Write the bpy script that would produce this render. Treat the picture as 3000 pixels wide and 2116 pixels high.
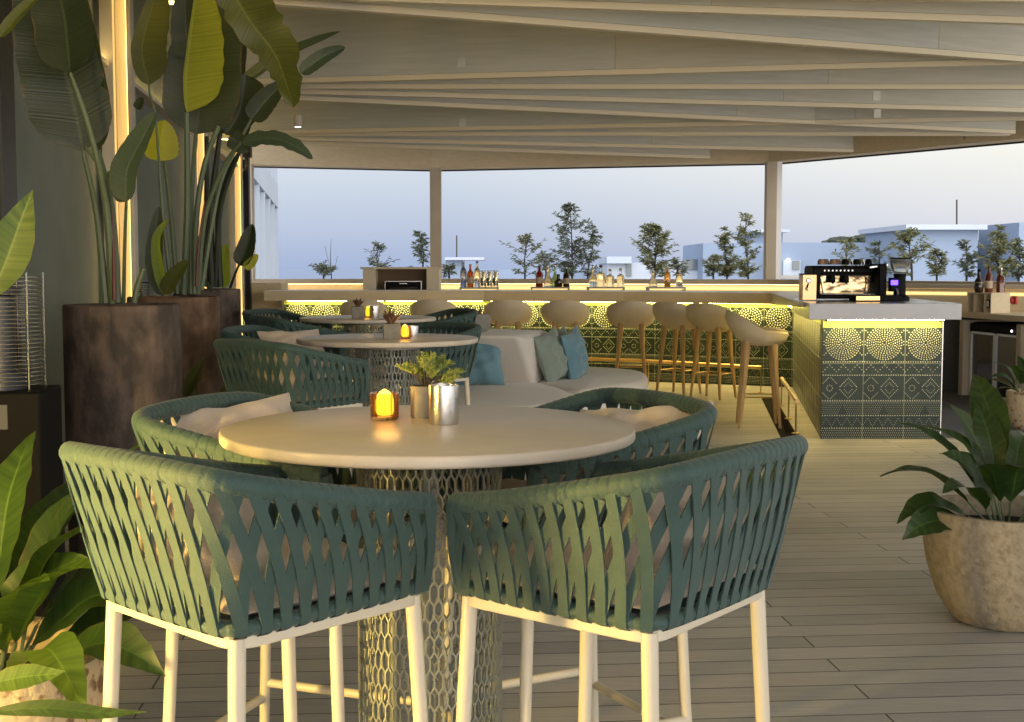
import bpy, math, random
from mathutils import Vector, Matrix
random.seed(7)
R = math.radians
for o in list(bpy.data.objects): bpy.data.objects.remove(o)
scene = bpy.context.scene
COL = scene.collection
# ---------------------------------------------------------------- camera
TH = R(4.16); H = 1.40; F = 3750.0
cam = bpy.data.cameras.new('camera'); camo = bpy.data.objects.new('camera', cam); COL.objects.link(camo)
camo.location = (0, 0, H); camo.rotation_euler = (math.pi/2 - TH, 0, 0)
cam.sensor_width = 36; cam.lens = 45; cam.clip_start = 0.05; cam.clip_end = 60000
scene.camera = camo
# ---------------------------------------------------------------- world
w = bpy.data.worlds.new('World'); scene.world = w; w.use_nodes = True
nt = w.node_tree; nt.nodes.clear()
out = nt.nodes.new('ShaderNodeOutputWorld'); bg = nt.nodes.new('ShaderNodeBackground')
sky = nt.nodes.new('ShaderNodeTexSky'); sky.sky_type = 'NISHITA'; sky.sun_disc = False
sky.sun_elevation = R(3); sky.sun_rotation = R(165)
tc = nt.nodes.new('ShaderNodeTexCoord'); sep = nt.nodes.new('ShaderNodeSeparateXYZ')
nt.links.new(tc.outputs['Generated'], sep.inputs[0])
# dusk gradient: height ramp (blue belt at the horizon, pale above), warmer towards the west on the right
rz = nt.nodes.new('ShaderNodeValToRGB'); e = rz.color_ramp.elements
e[0].position = 0.0; e[0].color = (.29, .375, .56, 1)
e[1].position = 0.17; e[1].color = (.67, .69, .745, 1)
m = rz.color_ramp.elements.new(.045); m.color = (.38, .46, .60, 1)
m = rz.color_ramp.elements.new(.10); m.color = (.55, .59, .66, 1)
m = rz.color_ramp.elements.new(.55); m.color = (.45, .55, .78, 1)
nt.links.new(sep.outputs[2], rz.inputs[0])
mr = nt.nodes.new('ShaderNodeMapRange'); mr.inputs[1].default_value = -.05; mr.inputs[2].default_value = .42
nt.links.new(sep.outputs[0], mr.inputs[0])
mx = nt.nodes.new('ShaderNodeMix'); mx.data_type = 'RGBA'
rz2 = nt.nodes.new('ShaderNodeValToRGB'); e = rz2.color_ramp.elements
e[0].position = 0.0; e[0].color = (.46, .50, .62, 1)
e[1].position = 0.12; e[1].color = (.83, .80, .69, 1)
nt.links.new(sep.outputs[2], rz2.inputs[0])
nt.links.new(mr.outputs[0], mx.inputs['Factor']); nt.links.new(rz.outputs[0], mx.inputs['A']); nt.links.new(rz2.outputs[0], mx.inputs['B'])
# afterglow behind the camera (-Y), brightened to fill the terrace with light
mr2 = nt.nodes.new('ShaderNodeMapRange'); mr2.inputs[1].default_value = .15; mr2.inputs[2].default_value = -.9
nt.links.new(sep.outputs[1], mr2.inputs[0])
mx2 = nt.nodes.new('ShaderNodeMix'); mx2.data_type = 'RGBA'
mx2.inputs['B'].default_value = (3.0, 2.97, 2.95, 1)
nt.links.new(mr2.outputs[0], mx2.inputs['Factor']); nt.links.new(mx.outputs['Result'], mx2.inputs['A'])
add = nt.nodes.new('ShaderNodeMix'); add.data_type = 'RGBA'; add.blend_type = 'ADD'; add.inputs['Factor'].default_value = .02
nt.links.new(mx2.outputs['Result'], add.inputs['A']); nt.links.new(sky.outputs[0], add.inputs['B'])
sn = nt.nodes.new('ShaderNodeTexNoise'); sn.inputs['Scale'].default_value = 2.2; sn.inputs['Detail'].default_value = 5
sm = nt.nodes.new('ShaderNodeMapping'); sm.inputs['Scale'].default_value = (1, 1, 7); nt.links.new(tc.outputs['Generated'], sm.inputs[0]); nt.links.new(sm.outputs[0], sn.inputs['Vector'])
sr = nt.nodes.new('ShaderNodeMapRange'); sr.inputs[3].default_value = .955; sr.inputs[4].default_value = 1.045; nt.links.new(sn.outputs[0], sr.inputs[0])
sv = nt.nodes.new('ShaderNodeVectorMath'); sv.operation = 'SCALE'; nt.links.new(add.outputs['Result'], sv.inputs[0]); nt.links.new(sr.outputs[0], sv.inputs['Scale'])
nt.links.new(sv.outputs[0], bg.inputs[0]); bg.inputs[1].default_value = 1.0
nt.links.new(bg.outputs[0], out.inputs[0])
# ---------------------------------------------------------------- sun: added as soft fill, low behind the camera on the right
fill_sun = bpy.data.lights.new('fill_sun', 'SUN'); fill_sun.energy = .25; fill_sun.angle = R(35); fill_sun.color = (1, .93, .82)
suno = bpy.data.objects.new('fill_sun', fill_sun); COL.objects.link(suno)
suno.rotation_euler = Vector((-.45, 1.0, -.28)).to_track_quat('-Z', 'Y').to_euler()
scene.view_settings.view_transform = 'Standard'; scene.view_settings.look = 'None'
scene.view_settings.exposure = .33; scene.view_settings.gamma = 1

# ================================================================ helpers
Fv = Vector((0, math.cos(TH), -math.sin(TH))); Uv = Vector((0, math.sin(TH), math.cos(TH)))
def ray(px, py): return Fv + Vector(((px-1500)/F, 0, 0)) + Uv*((1058-py)/F)
def P(px, py, Y):
    d = ray(px, py); return Vector((0, 0, H)) + d*(Y/d.y)
def G(px, py, z):
    d = ray(px, py); return Vector((0, 0, H)) + d*((z-H)/d.z)

def smooth_path(pts, n, closed=False):
    pts = [Vector(p) for p in pts]; out = []; N = len(pts)
    if N == 2 and not closed: return [pts[0].lerp(pts[1], i/n) for i in range(n+1)]
    segs = N if closed else N-1
    for i in range(segs):
        if closed: p0, p1, p2, p3 = pts[(i-1) % N], pts[i], pts[(i+1) % N], pts[(i+2) % N]
        else: p0, p1, p2, p3 = pts[max(i-1, 0)], pts[i], pts[i+1], pts[min(i+2, N-1)]
        for k in range(n):
            t = k/n; t2 = t*t; t3 = t2*t
            out.append(.5*((2*p1)+(-p0+p2)*t+(2*p0-5*p1+4*p2-p3)*t2+(-p0+3*p1-3*p2+p3)*t3))
    if not closed: out.append(pts[-1].copy())
    return out

class MB:
    def __init__(s): s.v = []; s.f = []; s.m = []; s.uv = None
    def face(s, idx, m=0): s.f.append(tuple(idx)); s.m.append(m)
    def box(s, c, size, rz=0, m=0, M=None):
        c = Vector(c); hx, hy, hz = [a/2 for a in size]; b = len(s.v)
        rot = M if M is not None else Matrix.Rotation(rz, 3, 'Z')
        for dx, dy, dz in ((-1,-1,-1),(1,-1,-1),(1,1,-1),(-1,1,-1),(-1,-1,1),(1,-1,1),(1,1,1),(-1,1,1)):
            s.v.append(c + rot @ Vector((dx*hx, dy*hy, dz*hz)))
        for q in ((0,3,2,1),(4,5,6,7),(0,1,5,4),(1,2,6,5),(2,3,7,6),(3,0,4,7)): s.face([b+i for i in q], m)
        return s
    def prism(s, poly, z0, z1, m=0):
        b = len(s.v); n = len(poly)
        a = sum(poly[i][0]*poly[(i+1) % n][1]-poly[(i+1) % n][0]*poly[i][1] for i in range(n))
        if a < 0: poly = list(poly)[::-1]
        zz0 = z0 if callable(z0) else (lambda p: z0)
        for p in poly: s.v.append(Vector((p[0], p[1], zz0(p))))
        for p in poly: s.v.append(Vector((p[0], p[1], z1)))
        s.face([b+i for i in range(n)][::-1], m); s.face([b+n+i for i in range(n)], m)
        for i in range(n): j = (i+1) % n; s.face((b+i, b+j, b+n+j, b+n+i), m)
        return s
    def tube(s, path, r, n=10, m=0, closed=False, caps=True):
        path = [Vector(p) for p in path]; N = len(path); b = len(s.v)
        rr = r if callable(r) else (lambda t: r)
        up = None
        for i, p in enumerate(path):
            if closed: t = (path[(i+1) % N]-path[i-1]).normalized()
            else: t = (path[min(i+1, N-1)]-path[max(i-1, 0)]).normalized()
            if up is None:
                up = Vector((0, 0, 1)) if abs(t.z) < .9 else Vector((1, 0, 0))
            x = t.cross(up)
            if x.length < 1e-4: x = t.orthogonal()
            x.normalize(); y = x.cross(t).normalized(); up = y
            rad = rr(i/(N-1) if N > 1 else 0)
            for k in range(n):
                a = 2*math.pi*k/n; s.v.append(p + x*(math.cos(a)*rad) + y*(math.sin(a)*rad))
        for i in range(N if closed else N-1):
            j = (i+1) % N
            for k in range(n):
                l = (k+1) % n; s.face((b+i*n+k, b+i*n+l, b+j*n+l, b+j*n+k), m)
        if caps and not closed:
            s.face([b+k for k in range(n)][::-1], m); s.face([b+(N-1)*n+k for k in range(n)], m)
        return s
    def lathe(s, prof, n=24, c=(0, 0, 0), m=0, capb=True, capt=True, sq=(1, 1)):
        c = Vector(c); b = len(s.v)
        for r, z in prof:
            for k in range(n):
                a = 2*math.pi*k/n; s.v.append(c+Vector((r*math.cos(a)*sq[0], r*math.sin(a)*sq[1], z)))
        for i in range(len(prof)-1):
            for k in range(n):
                l = (k+1) % n; s.face((b+i*n+k, b+i*n+l, b+(i+1)*n+l, b+(i+1)*n+k), m)
        if capb: s.face([b+k for k in range(n)][::-1], m)
        if capt: s.face([b+(len(prof)-1)*n+k for k in range(n)], m)
        return s
    def ribbon(s, path, side, w, th, nrm, m=0):
        """flat strap of rectangular section; side/nrm lists of vectors per point"""
        b = len(s.v); N = len(path)
        for i, p in enumerate(path):
            a = side[i]*(w/2); q = nrm[i]*(th/2)
            s.v += [p-a-q, p+a-q, p+a+q, p-a+q]
        for i in range(N-1):
            for k in range(4):
                l = (k+1) % 4; s.face((b+i*4+k, b+i*4+l, b+(i+1)*4+l, b+(i+1)*4+k), m)
        s.face((b+3, b+2, b+1, b), m); e = b+(N-1)*4; s.face((e, e+1, e+2, e+3), m)
        return s
    def grid(s, nu, nv, fn, m=0, wrap_u=False):
        b = len(s.v); uv = []
        for j in range(nv+1):
            for i in range(nu+(0 if wrap_u else 1)):
                s.v.append(Vector(fn(i/nu, j/nv)))
        W = nu+(0 if wrap_u else 1)
        for j in range(nv):
            for i in range(nu):
                i2 = (i+1) % W
                s.face((b+j*W+i, b+j*W+i2, b+(j+1)*W+i2, b+(j+1)*W+i), m)
        return s
    def build(s, name, mats, parent=None, smooth=True, ang=40, origin=None, bevel=0, subsurf=0, solid=0):
        me = bpy.data.meshes.new(name)
        off = Vector(origin) if origin is not None else Vector((0, 0, 0))
        me.from_pydata([tuple(v-off) for v in s.v], [], s.f)
        if not isinstance(mats, (list, tuple)): mats = [mats]
        for x in mats: me.materials.append(x)
        if len(mats) > 1: me.polygons.foreach_set('material_index', s.m)
        if s.uv:
            l = me.uv_layers.new(name='UVMap')
            for lp in me.loops: l.data[lp.index].uv = s.uv[lp.vertex_index]
        if smooth:
            me.polygons.foreach_set('use_smooth', [True]*len(me.polygons))
            if ang < 180: me.set_sharp_from_angle(angle=R(ang))
        me.update()
        o = bpy.data.objects.new(name, me); COL.objects.link(o)
        if parent is not None: o.parent = parent
        elif origin is not None: o.location = off
        if solid: md = o.modifiers.new('solid', 'SOLIDIFY'); md.thickness = solid; md.offset = 0
        if bevel: md = o.modifiers.new('bevel', 'BEVEL'); md.width = bevel; md.segments = 2; md.limit_method = 'ANGLE'
        if subsurf: md = o.modifiers.new('sub', 'SUBSURF'); md.levels = subsurf; md.render_levels = subsurf
        return o

def tag(o, label=None, cat=None, group=None, kind=None):
    if label: o['label'] = label
    if cat: o['category'] = cat
    if group: o['group'] = group
    if kind: o['kind'] = kind
    return o
def thing(name, label, cat, loc=(0, 0, 0), rz=0, group=None):
    o = bpy.data.objects.new(name, None); COL.objects.link(o); o.empty_display_size = .1
    o.location = loc; o.rotation_euler = (0, 0, rz); return tag(o, label, cat, group)
def copy_tree(o, parent=None):
    c = o.copy(); COL.objects.link(c); c.parent = parent
    for ch in list(o.children): copy_tree(ch, c)
    return c
def relabel(o, label, group=None):
    o['label'] = label
    if group: o['group'] = group
    return o

# ================================================================ materials
def newmat(name):
    mt = bpy.data.materials.new(name); mt.use_nodes = True
    n = mt.node_tree; b = n.nodes['Principled BSDF']; return mt, n, b
def mat(name, c, rough=.6, metal=0, c2=None, scale=8, stretch=(1, 1, 1), bump=0, bscale=60, spec=.5, detail=4, trans=0, emit=None, es=0, coat=0, sheen=0, contrast=(.3, .7)):
    mt, n, b = newmat(name); L = n.links
    b.inputs['Base Color'].default_value = (*c, 1); b.inputs['Roughness'].default_value = rough
    b.inputs['Metallic'].default_value = metal; b.inputs['Specular IOR Level'].default_value = spec
    b.inputs['Transmission Weight'].default_value = trans; b.inputs['Coat Weight'].default_value = coat
    b.inputs['Sheen Weight'].default_value = sheen
    if emit: b.inputs['Emission Color'].default_value = (*emit, 1); b.inputs['Emission Strength'].default_value = es
    co = n.nodes.new('ShaderNodeTexCoord'); mp = n.nodes.new('ShaderNodeMapping'); mp.inputs['Scale'].default_value = stretch
    L.new(co.outputs['Object'], mp.inputs[0])
    if c2:
        no = n.nodes.new('ShaderNodeTexNoise'); no.inputs['Scale'].default_value = scale; no.inputs['Detail'].default_value = detail
        L.new(mp.outputs[0], no.inputs['Vector'])
        r = n.nodes.new('ShaderNodeValToRGB'); r.color_ramp.elements[0].position = contrast[0]; r.color_ramp.elements[1].position = contrast[1]
        r.color_ramp.elements[0].color = (*c, 1); r.color_ramp.elements[1].color = (*c2, 1)
        L.new(no.outputs[0], r.inputs[0]); L.new(r.outputs[0], b.inputs['Base Color'])
    if bump:
        no = n.nodes.new('ShaderNodeTexNoise'); no.inputs['Scale'].default_value = bscale; no.inputs['Detail'].default_value = 6
        L.new(mp.outputs[0], no.inputs['Vector'])
        bu = n.nodes.new('ShaderNodeBump'); bu.inputs['Strength'].default_value = bump; bu.inputs['Distance'].default_value = .01
        L.new(no.outputs[0], bu.inputs['Height']); L.new(bu.outputs[0], b.inputs['Normal'])
    return mt
def emis(name, c, s):
    mt = bpy.data.materials.new(name); mt.use_nodes = True; n = mt.node_tree; n.nodes.clear()
    e = n.nodes.new('ShaderNodeEmission'); e.inputs[0].default_value = (*c, 1); e.inputs[1].default_value = s
    o = n.nodes.new('ShaderNodeOutputMaterial'); n.links.new(e.outputs[0], o.inputs[0]); return mt

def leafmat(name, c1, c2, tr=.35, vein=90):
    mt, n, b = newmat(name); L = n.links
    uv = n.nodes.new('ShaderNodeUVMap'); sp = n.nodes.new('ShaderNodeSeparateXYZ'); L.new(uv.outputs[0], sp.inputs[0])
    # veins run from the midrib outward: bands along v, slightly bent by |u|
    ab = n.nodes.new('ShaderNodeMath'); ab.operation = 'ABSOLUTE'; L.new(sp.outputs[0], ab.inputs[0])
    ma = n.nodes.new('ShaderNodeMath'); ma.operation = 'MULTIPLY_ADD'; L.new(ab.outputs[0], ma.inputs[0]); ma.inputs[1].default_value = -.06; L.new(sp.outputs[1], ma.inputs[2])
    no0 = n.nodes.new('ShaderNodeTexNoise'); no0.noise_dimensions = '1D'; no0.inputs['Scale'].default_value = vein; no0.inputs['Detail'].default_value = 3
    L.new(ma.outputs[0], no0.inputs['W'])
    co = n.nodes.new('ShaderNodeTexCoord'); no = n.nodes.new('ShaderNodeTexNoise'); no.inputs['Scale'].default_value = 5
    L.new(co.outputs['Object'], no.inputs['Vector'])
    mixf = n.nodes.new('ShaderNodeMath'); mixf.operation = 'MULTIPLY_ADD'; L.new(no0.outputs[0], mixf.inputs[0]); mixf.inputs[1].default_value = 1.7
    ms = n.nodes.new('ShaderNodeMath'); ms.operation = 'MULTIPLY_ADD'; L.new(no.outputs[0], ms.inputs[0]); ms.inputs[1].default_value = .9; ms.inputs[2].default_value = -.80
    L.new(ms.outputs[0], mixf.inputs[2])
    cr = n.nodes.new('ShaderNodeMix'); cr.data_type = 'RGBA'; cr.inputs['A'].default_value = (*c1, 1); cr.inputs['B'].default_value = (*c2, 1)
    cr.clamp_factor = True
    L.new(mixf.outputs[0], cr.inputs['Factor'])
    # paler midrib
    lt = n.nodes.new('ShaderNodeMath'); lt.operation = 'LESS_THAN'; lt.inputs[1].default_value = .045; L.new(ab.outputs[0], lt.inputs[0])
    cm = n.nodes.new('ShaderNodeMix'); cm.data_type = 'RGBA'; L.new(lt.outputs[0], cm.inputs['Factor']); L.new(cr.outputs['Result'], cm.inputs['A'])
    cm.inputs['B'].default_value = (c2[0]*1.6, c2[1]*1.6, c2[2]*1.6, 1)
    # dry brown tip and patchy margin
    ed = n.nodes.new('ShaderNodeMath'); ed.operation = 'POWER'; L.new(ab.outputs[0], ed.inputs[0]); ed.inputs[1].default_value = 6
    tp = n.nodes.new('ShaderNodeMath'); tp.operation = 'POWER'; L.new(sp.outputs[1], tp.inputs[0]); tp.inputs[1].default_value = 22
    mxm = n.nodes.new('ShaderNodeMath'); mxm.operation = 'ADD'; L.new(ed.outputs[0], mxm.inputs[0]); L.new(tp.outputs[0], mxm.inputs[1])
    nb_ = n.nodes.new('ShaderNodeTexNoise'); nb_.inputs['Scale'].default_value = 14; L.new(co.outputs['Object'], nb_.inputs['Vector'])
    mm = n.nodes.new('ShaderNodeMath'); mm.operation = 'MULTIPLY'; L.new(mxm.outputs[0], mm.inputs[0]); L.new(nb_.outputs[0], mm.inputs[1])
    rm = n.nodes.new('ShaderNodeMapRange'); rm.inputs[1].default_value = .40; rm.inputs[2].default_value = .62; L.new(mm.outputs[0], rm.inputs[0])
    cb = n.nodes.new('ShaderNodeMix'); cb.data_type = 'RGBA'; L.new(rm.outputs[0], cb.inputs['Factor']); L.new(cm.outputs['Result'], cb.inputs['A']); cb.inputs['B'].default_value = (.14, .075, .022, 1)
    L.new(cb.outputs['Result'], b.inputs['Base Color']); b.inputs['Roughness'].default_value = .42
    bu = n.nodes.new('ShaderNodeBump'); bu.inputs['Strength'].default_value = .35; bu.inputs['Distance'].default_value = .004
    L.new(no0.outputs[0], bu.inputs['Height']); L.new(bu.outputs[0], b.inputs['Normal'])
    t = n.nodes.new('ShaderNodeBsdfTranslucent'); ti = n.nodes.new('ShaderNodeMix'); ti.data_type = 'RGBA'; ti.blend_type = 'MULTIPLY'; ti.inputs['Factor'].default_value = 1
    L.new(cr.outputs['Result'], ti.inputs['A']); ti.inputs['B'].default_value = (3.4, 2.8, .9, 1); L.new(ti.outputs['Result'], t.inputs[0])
    mxs = n.nodes.new('ShaderNodeMixShader'); mxs.inputs[0].default_value = tr
    L.new(b.outputs[0], mxs.inputs[1]); L.new(t.outputs[0], mxs.inputs[2])
    L.new(mxs.outputs[0], n.nodes['Material Output'].inputs[0]); return mt

def deckmat():
    mt, n, b = newmat('grey_decking'); L = n.links
    co = n.nodes.new('ShaderNodeTexCoord'); mp = n.nodes.new('ShaderNodeMapping'); mp.inputs['Rotation'].default_value = (0, 0, R(-4.5))
    L.new(co.outputs['Object'], mp.inputs[0])
    br = n.nodes.new('ShaderNodeTexBrick'); br.inputs['Scale'].default_value = 1; br.inputs['Brick Width'].default_value = 2.35; br.inputs['Row Height'].default_value = .142
    br.inputs['Mortar Size'].default_value = .0035; br.inputs['Mortar Smooth'].default_value = .3; br.offset = .37; br.inputs['Bias'].default_value = 0
    br.inputs['Color1'].default_value = (.335, .328, .325, 1); br.inputs['Color2'].default_value = (.45, .44, .435, 1); br.inputs['Mortar'].default_value = (.045, .042, .038, 1)
    L.new(mp.outputs[0], br.inputs['Vector'])
    m2 = n.nodes.new('ShaderNodeMapping'); m2.inputs['Scale'].default_value = (1.5, 26, 1); m2.inputs['Rotation'].default_value = (0, 0, R(-4.5)); L.new(co.outputs['Object'], m2.inputs[0])
    no = n.nodes.new('ShaderNodeTexNoise'); no.inputs['Scale'].default_value = 3; no.inputs['Detail'].default_value = 8; L.new(m2.outputs[0], no.inputs['Vector'])
    m3 = n.nodes.new('ShaderNodeTexNoise'); m3.inputs['Scale'].default_value = 1.1; m3.inputs['Detail'].default_value = 5; L.new(co.outputs['Object'], m3.inputs['Vector'])
    s = n.nodes.new('ShaderNodeMath'); s.operation = 'MULTIPLY_ADD'; L.new(no.outputs[0], s.inputs[0]); s.inputs[1].default_value = .5; s.inputs[2].default_value = .75
    s3 = n.nodes.new('ShaderNodeMath'); s3.operation = 'MULTIPLY_ADD'; L.new(m3.outputs[0], s3.inputs[0]); s3.inputs[1].default_value = .6; s3.inputs[2].default_value = -.30
    s4 = n.nodes.new('ShaderNodeMath'); s4.operation = 'ADD'; L.new(s.outputs[0], s4.inputs[0]); L.new(s3.outputs[0], s4.inputs[1])
    mu = n.nodes.new('ShaderNodeVectorMath'); mu.operation = 'SCALE'; L.new(br.outputs['Color'], mu.inputs[0]); L.new(s4.outputs[0], mu.inputs['Scale'])
    L.new(mu.outputs[0], b.inputs['Base Color']); b.inputs['Roughness'].default_value = .55
    bu = n.nodes.new('ShaderNodeBump'); bu.invert = True; bu.inputs['Distance'].default_value = .006; bu.inputs['Strength'].default_value = .8
    L.new(br.outputs['Fac'], bu.inputs['Height'])
    bu2 = n.nodes.new('ShaderNodeBump'); bu2.inputs['Distance'].default_value = .0015; bu2.inputs['Strength'].default_value = .3
    L.new(no.outputs[0], bu2.inputs['Height']); L.new(bu.outputs[0], bu2.inputs['Normal'])
    L.new(bu2.outputs[0], b.inputs['Normal']); return mt

def woodmat(name, c1, c2, sc=(1, 14, 14), rough=.6):
    mt, n, b = newmat(name); L = n.links
    co = n.nodes.new('ShaderNodeTexCoord'); mp = n.nodes.new('ShaderNodeMapping'); mp.inputs['Scale'].default_value = sc; L.new(co.outputs['Object'], mp.inputs[0])
    no = n.nodes.new('ShaderNodeTexNoise'); no.inputs['Scale'].default_value = 2.2; no.inputs['Detail'].default_value = 9; no.inputs['Distortion'].default_value = .6; L.new(mp.outputs[0], no.inputs['Vector'])
    r = n.nodes.new('ShaderNodeValToRGB'); r.color_ramp.elements[0].position = .3; r.color_ramp.elements[1].position = .7
    r.color_ramp.elements[0].color = (*c1, 1); r.color_ramp.elements[1].color = (*c2, 1); L.new(no.outputs[0], r.inputs[0])
    vo = n.nodes.new('ShaderNodeTexVoronoi'); vo.inputs['Scale'].default_value = 1.1
    m2 = n.nodes.new('ShaderNodeMapping'); m2.inputs['Scale'].default_value = (.9, 2.6, 2.6); L.new(co.outputs['Object'], m2.inputs[0]); L.new(m2.outputs[0], vo.inputs['Vector'])
    kr = n.nodes.new('ShaderNodeValToRGB'); kr.color_ramp.elements[0].position = .02; kr.color_ramp.elements[1].position = .075
    kr.color_ramp.elements[0].color = (.55, .45, .38, 1); kr.color_ramp.elements[1].color = (1, 1, 1, 1); L.new(vo.outputs['Distance'], kr.inputs[0])
    mu = n.nodes.new('ShaderNodeMix'); mu.data_type = 'RGBA'; mu.blend_type = 'MULTIPLY'; mu.inputs['Factor'].default_value = 1
    L.new(r.outputs[0], mu.inputs['A']); L.new(kr.outputs[0], mu.inputs['B']); L.new(mu.outputs['Result'], b.inputs['Base Color'])
    b.inputs['Roughness'].default_value = rough
    bu = n.nodes.new('ShaderNodeBump'); bu.inputs['Strength'].default_value = .15; bu.inputs['Distance'].default_value = .004; L.new(no.outputs[0], bu.inputs['Height']); L.new(bu.outputs[0], b.inputs['Normal'])
    return mt

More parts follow.
